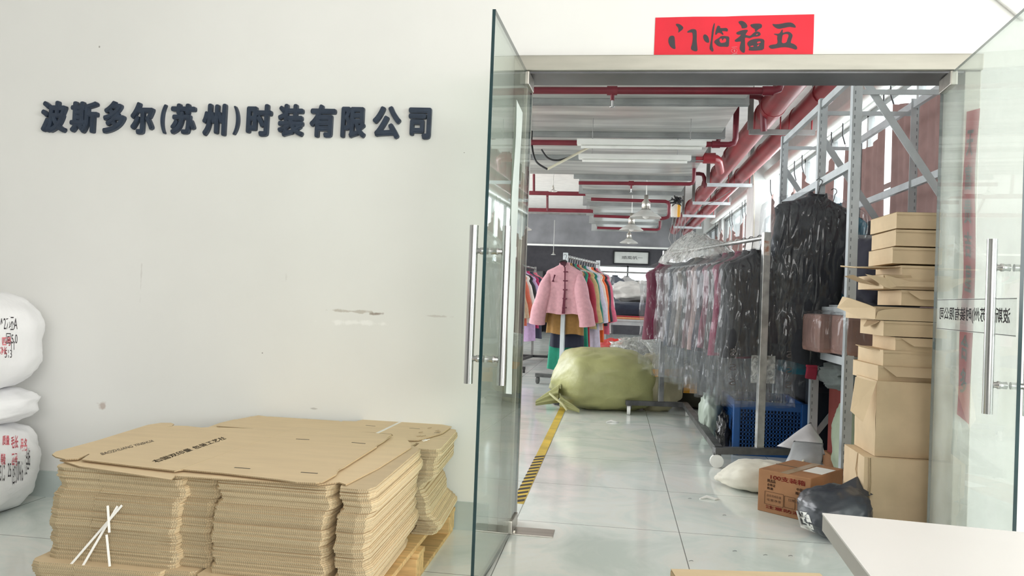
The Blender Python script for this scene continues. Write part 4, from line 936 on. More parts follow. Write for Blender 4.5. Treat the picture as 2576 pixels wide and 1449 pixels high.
for q in (NP2, FP2):
    for s in (-.31, .31): G().tube([q + R2 @ Vector((s - .015, 0, .045)), q + R2 @ Vector((s + .015, 0, .045))], .045, 16).o('caster', M_RACKDARK, rk)
def at2(t): p = NP2.lerp(FP2, t); return (p.x, p.y, 1.64)
GRP2 = 'unwrapped garments on the middle rack'
pj = thing('pink_jacket', 'pink standing-collar jacket with dark frog buttons, front of the middle rack', 'jacket', (NP2.x, NP2.y - .09, 1.64), rz2 + .02, GRP2)
garment_parts(pj, (200, 150, 158), .48, .62, 1.14, .075, .64, .085, 2, out=.11, hang_rgb=(40, 38, 42))
G().prism([(.018, -.079, -.14), (.030, -.088, -.40), (.010, -.092, -.725), (.052, -.092, -.725), (.045, -.086, -.40), (.036, -.079, -.14)], (0, -.004, 0)).o('dark_placket', cloth((96, 34, 52)), pj, world=False)
G().prism([(-.052, -.066, -.068), (.052, -.066, -.068), (.040, -.076, -.105), (.022, -.086, -.15), (.006, -.084, -.125), (-.036, -.078, -.105)], (0, -.003, 0)).o('neck_opening', cloth((70, 26, 40)), pj, world=False)  # dark patch painted in for the dim inside of the open neck
G().tube([(-.05, -.074, -.075), (-.02, -.078, -.058), (.02, -.078, -.058), (.05, -.074, -.075)], .011, 8).o('dark_hanger', M_BLACK, pj, world=False)
for k in range(5): G().tube([(.015, -.095, -.2 - k * .112), (.072, -.095, -.2 - k * .112)], .008, 8).o('frog_button', cloth((96, 34, 52)), pj, world=False)
g = G().tube([(-.10, -.088, -.24), (-.115, -.09, -.30), (-.12, -.09, -.33)], [.012, .006, .02], 8); g.o('tassel_brooch', cloth((90, 30, 50)), pj, world=False)
MID = [(.06, (150, 112, 60), .46, .88, 1.10, 'bronze tunic hanging directly behind the pink jacket'), (.12, (34, 36, 54), .44, 1.06, 1.05, 'long navy dress behind the bronze tunic'),
       (.18, (30, 132, 106), .46, 1.36, 1.3, 'long emerald green dress reaching lowest on the middle rack'), (.25, (156, 34, 54), .46, 1.12, 1.15, 'crimson dress beside the emerald one'),
       (.32, (190, 164, 116), .50, .82, 1.2, 'camel coat with flared sleeves on the middle rack'), (.39, (70, 72, 78), .46, .8, 1.1, 'charcoal jacket behind the camel coat'),
       (.46, (20, 120, 100), .46, .82, 1.1, 'teal green jacket on the middle rack'), (.54, (206, 196, 214), .48, 1.14, 1.14, 'long lavender coat on the middle rack'),
       (.62, (226, 206, 190), .48, .84, 1.1, 'cream jacket behind the lavender coat'), (.70, (228, 98, 40), .48, 1.02, 1.1, 'bright orange coat on the middle rack'),
       (.78, (38, 38, 44), .48, .8, 1.1, 'black jacket behind the orange coat'), (.86, (216, 104, 130), .48, .92, 1.12, 'hot pink jacket near the far end of the middle rack')]
for i, (t, col, w, L, fl, lb) in enumerate(MID):
    r = thing('hanging_garment', lb, 'garment', at2(t), rz2 + random.uniform(-.05, .08), GRP2)
    garment_parts(r, col, w, L, fl, .07, .62 if i != 2 else 0, .07, i + 40, out=.08, hang_rgb=(205, 205, 205))
r = thing('bagged_garment', 'pale garment in a clear bag at the far end of the middle rack', 'garment', at2(.95), rz2, GRP2)
garment_parts(r, (226, 216, 212), .46, .9, 1.1, .07, .6, .065, 60, hang_rgb=(205, 205, 205)); bag_part(r, .56, 1.2, .09, 61)

# ------------------------------------------------------------------ left rack, behind the glass leaf
NP3, FP3 = Vector((-1.66, 11.2, 0)), Vector((-1.42, 13.6, 0)); rd3 = (FP3 - NP3).normalized(); rz3 = math.atan2(-rd3.x, rd3.y)
rk = thing('garment_rack', 'black-based garment rack at the left, partly behind the left glass leaf', 'clothes rack', (-1.55, 12.4, 0))
for q in (NP3, FP3): G().box(q + Vector((0, 0, .85)), (.04, .04, 1.6), None, .003).o('post', M_STRUT, rk)
G().tube([NP3 + Vector((0, 0, 1.62)), FP3 + Vector((0, 0, 1.62))], .016, 12).o('rail', M_RACK, rk)
for q in (NP3, FP3):
    G().bar(q + Vector((-.4, 0, .07)), q + Vector((.4, 0, .07)), .05, .04).o('base_bar', M_BLACK, rk)
    for s in (-.38, .38): G().tube([q + Vector((s - .015, 0, .03)), q + Vector((s + .015, 0, .03))], .03, 12).o('caster', M_BLACK, rk)
G().bar(NP3 + Vector((0, 0, .07)), FP3 + Vector((0, 0, .07)), .05, .04).o('base_bar', M_BLACK, rk)
LFT = [(.04, (236, 226, 200), .86, 'cream jacket nearest on the left rack'), (.16, (222, 200, 168), .8, 'sand jacket second on the left rack'), (.28, (226, 120, 96), .84, 'coral jacket on the left rack'), (.38, (236, 232, 226), .8, 'white jacket on the left rack behind the coral one'),
       (.48, (44, 42, 48), .78, 'black jacket on the left rack'), (.58, (196, 166, 206), 1.12, 'long lilac dress on the left rack'), (.68, (176, 40, 92), .92, 'magenta coat on the left rack'), (.80, (52, 54, 74), 1.1, 'long dark blue dress on the left rack'), (.94, (214, 112, 130), .62, 'bright pink top at the far end of the left rack')]
for i, (t, col, L, lb) in enumerate(LFT):
    p = NP3.lerp(FP3, t); r = thing('hanging_garment', lb, 'garment', (p.x, p.y, 1.62), rz3 + random.uniform(-.05, .05), 'garments on the left rack')
    garment_parts(r, col, .46, L, 1.12, .075, .6, .07, i + 70, out=.07, hang_rgb=(60, 60, 62))
r = thing('hanging_garment', 'lone black shirt on a stand between the left and middle racks', 'garment', (-1.0, 14.6, 1.62), 0)
garment_parts(r, (50, 50, 56), .46, .7, 1.1, .075, .55, .065, 90, hang_rgb=(230, 230, 230))
st = thing('clothes_stand', 'thin black clothes stand under the lone black shirt', 'clothes stand', (-1.0, 14.62, 0))
G().tube([(-1.0, 14.62, 0.06), (-1.0, 14.62, 1.62)], .014, 10).o('pole', M_BLACK, st)
for k in range(3): a = k * 2.1 + .4; G().tube([(-1.0, 14.62, .25), (-1.0 + .3 * math.cos(a), 14.62 + .3 * math.sin(a), .01)], .012, 8).o('leg', M_BLACK, st)

# ------------------------------------------------------------------ work table and bin seen through the left leaf
def table(name, label, x0, x1, y0, y1, h, top, rgb=(214, 222, 216)):
    t = thing(name, label, 'table', ((x0 + x1) / 2, (y0 + y1) / 2, 0))
    G().box(((x0 + x1) / 2, (y0 + y1) / 2, h - .015), (x1 - x0, y1 - y0, .03), None, .003).o('table_top', top, t)
    for x in (x0 + .06, x1 - .06):
        for y in (y0 + .06, y1 - .06): G().box((x, y, (h - .03) / 2), (.05, .05, h - .03)).o('leg', M_SHELF, t)
    G().box(((x0 + x1) / 2, y0 + .04, h - .07), (x1 - x0 - .12, .02, .08)).o('apron', M_SHELF, t)
    return t
table('cutting_table', 'cutting table with a wooden edge at the left, seen through the glass leaf', -4.2, -2.0, 13.2, 15.6, .80, mat('table_wood', (214, 178, 140), .5, var=.06))
r = thing('thread_cone', 'cream thread cone standing on the left cutting table', 'thread', (-2.3, 13.8, .8))
G().lathe([(.0, 0), (.13, 0), (.135, .03), (.10, .5), (.07, .54), (0, .54)], (-2.3, 13.8, .8), 20).o('cone', mat('cream_thread', (236, 226, 186), .8, bump=.2, bscale=60), r)
r = thing('wrapped_bundle', 'clear plastic wrapped bundle on the left cutting table', 'bundle', (-2.7, 14.0, .8)); blob((-2.75, 14.1, .8), (.6, .7, .42), 12, 3, .12, ridge=.1).o('bundle_body', M_POLYHEAVY, r)
r = thing('storage_bin', 'pale grey-green bin standing behind the left glass leaf', 'bin', (-1.62, 8.6, 0))
g = G().box((-1.62, 8.6, .225), (.46, .6, .45), None, .012); g.o('bin_body', mat('bin_grey', (168, 178, 170), .5, var=.05), r); G().box((-1.62, 8.6, .455), (.49, .63, .025), None, .008).o('bin_rim', M_SHELF, r)
r = thing('wrapped_bundle', 'crumpled clear plastic heaped on the pale bin', 'bundle', (-1.62, 8.6, .468)); blob((-1.62, 8.6, .468), (.44, .55, .2), 15, 2.4, .2, ridge=.25).o('bundle_body', M_POLYHEAVY, r)

# ------------------------------------------------------------------ far table with its load, black bags in front of it
table('work_table', 'far work table in the middle under the dark folded cloth', -.25, 2.0, 14.6, 16.6, .76, M_SHELF)
r = thing('cloth_pile', 'navy folded cloth lying on the far table', 'cloth', (.35, 15.3, .80)); blob((.42, 15.3, .805), (1.1, .9, .30), 21, 4, .08, ridge=.08).o('folded_cloth', cloth((44, 50, 66)), r)
r = thing('cloth_pile', 'flat orange-beige cloth under the navy one on the far table', 'cloth', (.35, 15.2, .76)); G().box((.4, 15.2, .782), (1.25, 1.0, .04), None, .012).o('folded_cloth', cloth((216, 150, 106)), r)
r = thing('cloth_pile', 'red cloth edge peeping from under the navy cloth', 'cloth', (.3, 14.82, .803)); G().box((.32, 14.80, .815), (.9, .1, .024), None, .008).o('folded_cloth', cloth((172, 44, 54)), r)
r = thing('white_sack', 'crumpled white sack on top of the navy cloth', 'sack', (.4, 15.4, 1.09)); blob((.42, 15.4, 1.09), (1.0, .7, .42), 24, 2.2, .22, 2.4, ridge=.3).o('sack_body', mat('grey_white_cloth', (206, 204, 200), .8), r)
r = thing('hanging_garment', 'dark grey coat hanging before the bright far window', 'garment', (-.02, 18.2, 1.78), .3); garment_parts(r, (84, 88, 98), .48, 1.0, 1.15, .08, .6, .07, 95)
r = thing('hanging_garment', 'pale striped coat hanging beside the dark one before the far window', 'garment', (.25, 18.5, 1.78), .35); garment_parts(r, (186, 184, 184), .48, 1.0, 1.15, .08, .6, .07, 96)
st = thing('garment_rack', 'dark garment rack before the bright far window', 'clothes rack', (.6, 18.4, 0))
G().tube([(-.5, 18.35, 1.78), (1.7, 18.35, 1.78)], .018, 10).o('rail', M_STRUT, st)
for x in (-.5, 1.7): G().tube([(x, 18.35, 0), (x, 18.35, 1.78)], .018, 10).o('post', M_STRUT, st)
r = thing('red_bag', 'bright red bag on the floor under the far table', 'bag', (.0, 14.2, 0)); blob((.02, 14.3, 0), (.66, .5, .42), 27, 2.4, .15).o('bag_body', mat('red_plastic', (232, 40, 30), .5, bump=.3), r)
BB = mat('black_film', (46, 46, 48), .18, var=.15, bump=.8, bscale=14)
for i, (x, y, d, lb) in enumerate(((-.12, 13.0, (.5, .5, .30), 'shiny black bag at the left in front of the red bag'), (.32, 12.7, (.6, .5, .46), 'shiny black bag, the tallest, in front of the far table'), (.66, 12.3, (.5, .5, .38), 'shiny black bag at the right, beside the tallest one'))):
    r = thing('refuse_bag', lb, 'bag', (x, y, 0)); blob((x, y, 0), d, 30 + i, 2.2, .22, 2.6, ridge=.3).o('bag_body', BB, r)
r = thing('plastic_bag_heap', 'loose clear film lying on top of the olive bale', 'plastic bag', (.3, 8.55, .56)); blob((.36, 8.5, .50), (.7, .55, .22), 40, 2, .3, 3, ridge=.4).o('crumpled_film', M_POLYHEAVY, r)
# dark cabinets along the far left wall, under the valance
for i, (x, w, h, lb) in enumerate(((-3.1, 1.5, 2.0, 'tall dark cabinet at the far end, left of the middle rack'), (-1.35, 1.2, 1.55, 'lower dark cabinet at the far end behind the middle rack'))):
    r = thing('cabinet', lb, 'cabinet', (x, 25.4, 0)); G().box((x, 25.4, h / 2), (w, .6, h), None, .01).o('carcass', mat('cabinet_dark', (72, 68, 70), .6), r)
    for s in (-1, 1):
        d = G().box((x + s * w / 4, 25.085, h / 2), (w / 2 - .03, .03, h - .06), None, .004).o('cabinet_door', mat('cabinet_door', (92, 88, 90), .5), r)
        G().box((x + s * .05, 25.06, h / 2), (.02, .02, .14)).o('handle', M_STEEL, d)

# ------------------------------------------------------------------ bales
def bale_pinch(q): 
    s = max(0, -q.x - .55); k = 1 - .72 * min(1, s / .55)
    return Vector((q.x - .10 * s, q.y * k, (q.z + .25) * k - .25 + 0 * s))
r = thing('fabric_bale', 'large olive green woven bale with a tied, puckered end', 'bale', (-.12, 8.2, 0))
def bp(q):
    s = max(0, -q.x - .62) / .4; k = 1 - .55 * min(1, s) ** 1.5
    return Vector((q.x * (1.02), q.y * k, (q.z + .5) * k - .5))
b = blob((-.10, 8.15, 0), (1.06, 1.15, .62), 50, 3.0, .05, 2.2, True, 70, 40, .22, pinch=bp, ridge=.06); b.o('bale_body', M_BALE, r)
for k, (a0, a1, sw) in enumerate((((-.52, 7.72, .16), (-.74, 7.62, .06), .10), ((-.50, 7.58, .10), (-.30, 7.45, .03), .06))):
    g = G(); a0, a1 = Vector(a0), Vector(a1)
    def f(u, v, a0=a0, a1=a1, sw=sw):
        p = a0.lerp(a1, v); rr = sw * (1 - .72 * v) * (1 + .25 * math.sin(u * 2 * PI * 7 + v * 3))
        return p + Vector((0, math.cos(2 * PI * u), math.sin(2 * PI * u) * .8)) * rr
    g.grid(f, 36, 10, closed=True).o('tied_corner', M_BALE, r)
G().tube([(-.60, 7.56, .17), (-.55, 7.50, .14), (-.47, 7.47, .09), (-.42, 7.46, .03)], .012, 8).o('tie_cord', mat('olive_cord', (196, 194, 150), .7), r)
r = thing('fabric_bale', 'upright tan plastic bale bound with orange tape, behind the front rack', 'bale', (.42, 8.1, 0))
tb_ = blob((.46, 8.05, 0), (.52, .5, .60), 53, 2.2, .08, 2.2, True, 50, 34, ridge=.08); tb_.o('bale_body', M_BALETAN, r)
G().grid(lambda u, v: (.46 + .262 * math.cos(2 * PI * u), 8.05 + .253 * math.sin(2 * PI * u), .36 + .075 * v + .01 * math.sin(u * 9)), 48, 2, closed=True).o('orange_tape', M_ORANGET, r)
g = G(); g.grid(lambda u, v: (.44 + (.05 + .09 * v ** 2) * math.cos(2 * PI * u) * (1 + .3 * math.sin(u * 2 * PI * 5)), 8.0 + (.05 + .08 * v ** 2) * math.sin(2 * PI * u), .575 + .14 * v + .02 * math.sin(u * 40)), 40, 6, closed=True); g.o('knotted_film', M_POLYHEAVY, r)
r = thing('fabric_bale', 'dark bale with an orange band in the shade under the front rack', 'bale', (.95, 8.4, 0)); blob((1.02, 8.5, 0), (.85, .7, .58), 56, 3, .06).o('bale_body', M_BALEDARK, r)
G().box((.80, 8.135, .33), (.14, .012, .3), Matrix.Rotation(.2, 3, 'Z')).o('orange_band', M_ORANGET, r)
r = thing('scrap_offcut', 'black offcut lying on the floor beside the olive bale', 'scrap', (-.48, 7.9, 0)); G().prism([at(1386, 1012, Z=.004), at(1400, 1010, Z=.004), at(1434, 1016, Z=.004), at(1424, 1022, Z=.004), at(1395, 1018, Z=.004)], (0, 0, .012)).o('offcut', M_DGREY, r); G().tube([at(1392, 1010, Z=.012), at(1392, 1002, Z=.04), at(1395, 1000, Z=.05)], .008, 6).o('tab', M_DGREY, r)
for k, (x, y, lb) in enumerate(((1540, 1062, 'small twist of white paper on the floor before the bales'), (1783, 1255, 'short white thread scrap on the floor left of the brown carton'))):
    c = at(x, y, Z=.003); tag(G().tube([c + Vector((-.05, -.01, 0)), c + Vector((-.01, .02, .006)), c + Vector((.03, -.01, .004)), c + Vector((.06, .015, 0))], [.004, .01, .008, .003], 8).o('paper_scrap', M_PAPERBACK), lb, 'scrap')
for k, (x, y) in enumerate(((1735, 1254), (1848, 1386), (1822, 1296), (1738, 1411), (1988, 1398), (1925, 1396))):
    c = at(x, y, Z=.002); tag(G().tube([c + Vector((-.009, -.004, 0)), c + Vector((.003, .003, .001)), c + Vector((.010, .001, 0))], .0009, 6).o('thread_scrap', M_DGREY), 'tiny dark thread scrap on the pale floor tiles', 'scrap', 'dark thread scraps on the floor')

# ------------------------------------------------------------------ shelving along the window side
sh = thing('shelving_rack', 'tall pale grey slotted-angle shelving along the window side', 'shelving', (1.7, 6, 0))
FX, BX = 1.425, 2.04; YS = [4.93, 5.72, 6.98]
TOP = {0: 2.62, 1: 2.60, 2: 2.60}
def slot_post(x, y, z1, s):
    g = G(); w = .055
    g.box((x, y + .002, z1 / 2), (w, .004, z1)); g.box((x + s * (w / 2 - .002), y + w / 2, z1 / 2), (.004, w, z1)); p = g.o('post', M_SHELF, sh)
    q = G()
    for k in range(int(z1 / .05)): q.box((x + s * .014, y - .0006, .03 + k * .05), (.006, .0012, .022))
    q.o('slots', mat('slot_shade', (128, 134, 138), .6), p); return p
for i, y in enumerate(YS):
    slot_post(FX, y, TOP[i], -1); slot_post(BX, y, TOP[i], 1)
    for z in ((2.50, 1.62) if i else (2.44,)): G().bar((FX, y + .03, z), (BX, y + .03, z), .012, .03).o('tie_bar', M_SHELF, sh)
    G().bar((FX + .01, y + .045, 2.58 if not i else 2.32), (BX, y + .045, 1.66 if not i else 1.42), .008, .045).o('diagonal_brace', M_SHELF, sh)
    if i: G().bar((FX + .01, y + .045, .18), (BX, y + .045, 1.02), .008, .04).o('diagonal_brace', M_SHELF, sh)
for x in (FX, BX):
    for a, b in ((0, 1), (1, 2)):
        for z in (2.56, 2.0, 1.09, .78): G().bar((x + (.0 if x == FX else 0), YS[a] + .03, z), (x, YS[b] + .03, z), .03, .05).o('beam', M_SHELF, sh)
G().bar((BX, 3.95, 2.0), (BX, YS[0], 2.0), .03, .05).o('beam', M_SHELF, sh); G().bar((BX, 3.95, 2.56), (BX, YS[0], 2.56), .03, .05).o('beam', M_SHELF, sh)
slot_post(BX, 3.9, 2.62, 1)
for z in (.79,):
    for a, b in ((0, 1), (1, 2)): G().box(((FX + BX) / 2, (YS[a] + YS[b]) / 2 + .03, z + .016), (BX - FX - .06, YS[b] - YS[a] - .06, .015)).o('shelf_panel', M_SHELF, sh)
G().box(((FX + BX) / 2, (YS[0] + YS[1]) / 2 + .03, 1.122), (BX - FX - .06, YS[1] - YS[0] - .06, .015)).o('shelf_panel', M_SHELF, sh)

# long coats in plastic hung from the front beam
r = thing('bagged_garment', 'long black coat in clear plastic, hanging high on the shelving', 'coat', (1.385, 5.62, 1.985), .05)
r.rotation_euler.y = .09
garment_parts(r, (40, 43, 50), .56, 1.16, .70, .10, .62, .07, 101, out=-.09); bag_part(r, .72, 1.24, .14, 102, taper=.45)
G().tube([(0, 0, -.0), (.02, .05, .03), (.1, .1, .03)], .004, 6).o('hook_wire', M_CHROME, r, world=False)
r = thing('bagged_garment', 'teal blue coat half hidden behind the long black coat', 'coat', (1.56, 5.9, 1.96), .1)
r.rotation_euler.y = .1
garment_parts(r, (44, 112, 132), .54, 1.24, .85, .10, .7, .075, 105, out=-.02); 
r = thing('bagged_garment', 'dark slate coat behind the teal one on the shelving', 'coat', (1.5, 6.3, 1.96), .0)
r.rotation_euler.y = .1
garment_parts(r, (60, 66, 80), .50, 1.12, .9, .10, .7, .07, 107, out=-.02); bag_part(r, .66, 1.4, .12, 108)

# goods on and under the shelf
BWR = mat('brown_wrapped_cloth', (150, 116, 106), .7, var=.1)
for i, (px, lb) in enumerate(((2085, 'brown cloth bundle wrapped in film on the lower shelf, nearer the long coat'), (2155, 'brown cloth bundle wrapped in film on the lower shelf, beside the front post'))):
    c = at(px, 870, Y=5.25 - .25 * i); c.z = .815; r = thing('wrapped_bundle', lb, 'bundle', c)
    G().box(c + Vector((.03, .1, .125)), (.26, .34, .25), Matrix.Rotation(.1, 3, 'Z'), .03).o('cloth', BWR, r)
    blob(c + Vector((.03, .1, .0)), (.30, .38, .285), 110 + i, 5, .06, 4, ridge=.12).o('film_wrap', M_POLY, r)
r = thing('cloth_pile', 'grey-green rumpled cloth below the wrapped bundles', 'cloth', (1.62, 5.2, .60)); blob((1.60, 5.28, .575), (.44, .6, .18), 115, 2.6, .25, 3, ridge=.3).o('rumpled_cloth', cloth((92, 100, 98)), r)
r = thing('dark_crate', 'dark navy crate behind the white parcel bags under the shelf', 'crate', (1.62, 5.96, 0)); G().box((1.62, 5.96, .29), (.32, .34, .57), None, .012).o('crate_body', mat('navy_plastic', (24, 38, 54), .5), r); G().box((1.62, 5.78, .52), (.32, .02, .04), None, .004).o('crate_rim', mat('navy_plastic', (34, 52, 76), .5), r)
r = thing('red_carton', 'dark red carton beside the front shelf post', 'carton', (1.7, 5.5, 0)); G().box((1.70, 5.56, .43), (.34, .30, .66), Matrix.Rotation(.1, 3, 'Z'), .006).o('carton_body', mat('red_board', (142, 66, 58), .8), r)
G().box((1.70, 5.56, .05), (.40, .36, .1), None, .006).o('plinth', M_BOXBROWN, r)
r = thing('red_pouch', 'small crimson pouch hanging under the shelf behind the coats', 'pouch', (1.42, 5.3, .45)); c = at(2041, 938, Y=5.4); G().box(c, (.07, .03, .085), Matrix.Rotation(.1, 3, 'Y'), .008).o('pouch_body', mat('crimson_cloth', (140, 24, 52), .7), r); G().box(c + Vector((0, -.002, .045)), (.07, .034, .016), None, .004).o('pouch_band', mat('crimson_cloth', (140, 24, 52), .7), r)

for c, d, col, lb in (((1.76, 5.36, 1.132), (.46, .56, .46), (44, 44, 58), 'dark navy folded cloth on the upper shelf behind the long coat'), ((1.74, 6.36, .82), (.5, 1.0, 1.0), (48, 50, 56), 'tall dark cloth heap on the shelf behind the hanging coats'), ((1.74, 6.75, 0), (.54, 1.0, .74), (40, 42, 48), 'dark cloth bundle on the floor under the far shelf bay'), ((2.02, 8.0, 0), (.7, 1.2, 1.25), (52, 52, 58), 'dark fabric pile against the window wall beyond the shelving'), ((1.78, 9.3, 0), (.8, 1.2, 1.05), (60, 58, 62), 'dark fabric pile on the floor short of the white pillar')):
    r = thing('cloth_pile', lb, 'cloth', c); blob(c, d, int(d[2] * 100), 4, .08, 2.5, ridge=.1).o('rumpled_cloth', cloth(col), r)

# blue basket crate
cb = thing('plastic_crate', 'blue plastic basket crate on the floor behind the front rack', 'crate', (1.13, 5.95, 0))
x0, x1, y0, y1, h = .92, 1.40, 5.88, 6.5, .40
G().box(((x0 + x1) / 2, (y0 + y1) / 2, .012), (x1 - x0, y1 - y0, .024)).o('floor_panel', M_CRATE, cb)
def lattice(a, b, nx, nz, nm):
    a, b = Vector(a), Vector(b); g = G(); d = (b - a)
    for k in range(nx + 1): p = a + d * (k / nx); g.box(p + Vector((0, 0, h / 2)), (.010 if abs(d.x) > .1 else .012, .012, h))
    for k in range(nz + 1): g.bar(a + Vector((0, 0, .03 + (h - .06) * k / nz)), b + Vector((0, 0, .03 + (h - .06) * k / nz)), .012, .008)
    g.bar(a + Vector((0, 0, h - .03)), b + Vector((0, 0, h - .03)), .018, .06); g.bar(a + Vector((0, 0, .03)), b + Vector((0, 0, .03)), .016, .06)
    g.o(nm, M_CRATE, cb)
lattice((x0, y0, 0), (x1, y0, 0), 20, 12, 'lattice_side'); lattice((x0, y1, 0), (x1, y1, 0), 20, 12, 'lattice_side'); lattice((x0, y0, 0), (x0, y1, 0), 24, 12, 'lattice_side'); lattice((x1, y0, 0), (x1, y1, 0), 24, 12, 'lattice_side')
for x in (x0, x1):
    for y in (y0, y1): G().box((x, y, h / 2), (.05, .05, h), None, .008).o('corner_post', M_CRATE, cb)
r = thing('cloth_pile', 'dark cloth heaped inside the blue basket crate', 'cloth', (1.16, 6.2, .03)); blob((1.16, 6.19, .03), (.42, .5, .34), 120, 3, .1).o('rumpled_cloth', cloth((38, 46, 60)), r)
r = thing('plastic_bag_heap', 'grey-white film bag slumped against the left end of the blue crate', 'plastic bag', (.80, 6.4, 0)); blob((.80, 6.45, 0), (.16, .4, .42), 122, 2.4, .2, 3, ridge=.3).o('crumpled_film', mat('pale_green_film', (170, 182, 170), .4), r)
r = thing('refuse_bag', 'dark drooping bag tied beside the blue crate', 'bag', (.84, 6.1, 0)); blob((.85, 6.05, .1), (.10, .16, .34), 124, 2.2, .25, 3, False, ridge=.3).o('bag_body', BB, r); 

# white sack, brown carton, black parcel, pale parcel bags, green sack
r = thing('white_sack', 'small white cloth sack lying flat between the rack caster and the brown carton', 'sack', (.84, 4.72, 0))
def wp(q): s = max(0, -q.x - .5) / .5; k = 1 - .7 * min(1, s) ** 1.3; return Vector((q.x * 1.05, q.y * k, (q.z + 1) * (1 - .4 * min(1, s)) - 1))
blob((.92, 4.83, 0), (.52, .40, .17), 130, 2.4, .07, 2.5, True, 50, 26, -.1, pinch=wp, ridge=.1).o('sack_body', mat('cream_sack', (226, 222, 208), .7, bump=.3, bscale=10), r)
cn = thing('shipping_carton', 'brown printed carton taped shut, with a white label on top', 'carton', (1.05, 4.45, 0))
k0, k1 = at(1905, 1283, Z=0), at(2037, 1315, Z=0); exx = (k1 - k0).normalized(); eyy = Vector((-exx.y, exx.x, 0)); W_, D_, H_ = (k1 - k0).length, .40, .225
Rc = Matrix((exx, eyy, Vector((0, 0, 1)))).transposed(); cc = k0 + exx * W_ / 2 + eyy * D_ / 2
G().box(cc + Vector((0, 0, H_ / 2)), (W_, D_, H_), Rc, .005).o('carton_body', M_BOXBROWN, cn)
def top(u, v, l=0): return k0 + exx * (W_ * u) + eyy * (D_ * v) + Vector((0, 0, H_ + l))
def fro(u, v, l=.0012): return k0 + exx * (W_ * u) + Vector((0, 0, H_ * v)) - eyy * l
G().prism([top(0, .485, .0003), top(1, .485, .0003), top(1, .515, .0003), top(0, .515, .0003)], (0, 0, .0006)).o('flap_seam', M_GREY, cn)
G().prism([top(.42, 0, .0004), top(.58, 0, .0004), top(.58, 1, .0004), top(.42, 1, .0004)], (0, 0, .0006)).o('tape_strip', M_TAPE, cn)
G().prism([top(.62, .35, .001), top(.98, .35, .001), top(.98, .78, .001), top(.62, .78, .001)], (0, 0, .0008)).o('paper_label', M_LABEL, cn)
MR = mat('carton_red_ink', (168, 58, 48), .8); MK = mat('carton_dark_ink', (92, 62, 46), .8)
nf = -eyy
def ct(s, u0, v0, u1, v1, m, bold=.02): place_text('printed_text', s, m, cn, quad(fro(u0, v0), fro(u1, v0), fro(u0, v1), fro(u1, v1), nf, .0004), bold=bold)
ct('100支装箱', .24, .80, .90, .92, MR); ct('精选品', .18, .72, .34, .80, MK); ct('合格证', .18, .63, .34, .70, MK); ct('数量', .18, .55, .30, .61, MK); ct('中国制', .74, .66, .92, .73, MK); ct('南通市', .72, .57, .92, .64, MK); ct('注意防潮', .16, .10, .84, .18, MR); ct('品名规格数量', .18, .38, .46, .44, MK, .0); ct('毛重净重', .18, .28, .46, .34, MK, .0); ct('日期', .60, .38, .72, .44, MK, .0)
for u, v, w_, h_ in ((.14, .2, .36, .3), (.52, .22, .2, .26)):
    g = G()
    for a, b in (((u, v), (u + w_, v)), ((u + w_, v), (u + w_, v + h_)), ((u + w_, v + h_), (u, v + h_)), ((u, v + h_), (u, v))): g.bar(fro(*a), fro(*b), .0016, .0012)
    g.o('printed_box', MK, cn)
bp_ = thing('parcel_bag', 'black courier parcel bag with a white waybill, in front of the stacked cartons', 'parcel', (1.08, 4.0, 0))
def pp(q): return Vector((q.x, q.y, q.z * (1 + .25 * q.x)))
pb_ = blob((1.085, 3.92, 0), (.31, .33, .25), 140, 2.6, .06, 2.4, True, 60, 36, .25, pinch=pp, ridge=.08).o('bag_body', M_BLKPOLY, bp_)
c = Vector((1.18, 3.95, .22)); G().prism([c + Vector((-.12, -.05, .0)), c + Vector((.02, .02, .06)), c + Vector((.12, .10, .07)), c + Vector((.10, -.02, .0)), c + Vector((-.02, -.12, -.01))], (.0, .01, .004)).o('folded_flap', M_BLKPOLY, bp_)
bt = BVHTree.FromPolygons([v.co + bp_.location for v in pb_.data.vertices], [p.vertices[:] for p in pb_.data.polygons])
lp = [(2002, 1284), (2033, 1290), (2050, 1340), (2014, 1326)]
def onbag(u, v, l=.002):
    a = Vector(lp[0]).lerp(Vector(lp[1]), u); b = Vector(lp[3]).lerp(Vector(lp[2]), u); q = a.lerp(b, v); d = (at(q.x, q.y, Y=4) - Vector((0, 0, HC))).normalized(); hh = bt.ray_cast(Vector((0, 0, HC)), d)
    return (hh[0] - d * l) if hh[0] else at(q.x, q.y, Y=3.9)
G().grid(lambda u, v: onbag(u, v), 6, 8).o('waybill', M_LABEL, bp_)
g = G()
for k in range(12):
    u = .12 + k * .055; g.poly([onbag(u, .16, .003), onbag(u + (.02 if k % 3 else .035), .16, .003), onbag(u + (.02 if k % 3 else .035), .34, .003), onbag(u, .34, .003)], [(0, 1, 2, 3)])
g.o('barcode', M_INK, bp_)
place_text('printed_text', 'L', M_INK, bp_, lambda u, v, w: onbag(.12 + .18 * u, .62 - .16 * v, .003), bold=.05)
place_text('printed_text', '1', M_INK, bp_, lambda u, v, w: onbag(.72 + .1 * u, .72 - .16 * v, .003), bold=.05)
PB = mat('grey_poly_mailer', (192, 190, 192), .4, bump=.3, bscale=8)
r = thing('parcel_bag', 'pale grey pointed mailer bag leaning behind the brown carton', 'parcel', (1.42, 4.9, .1))
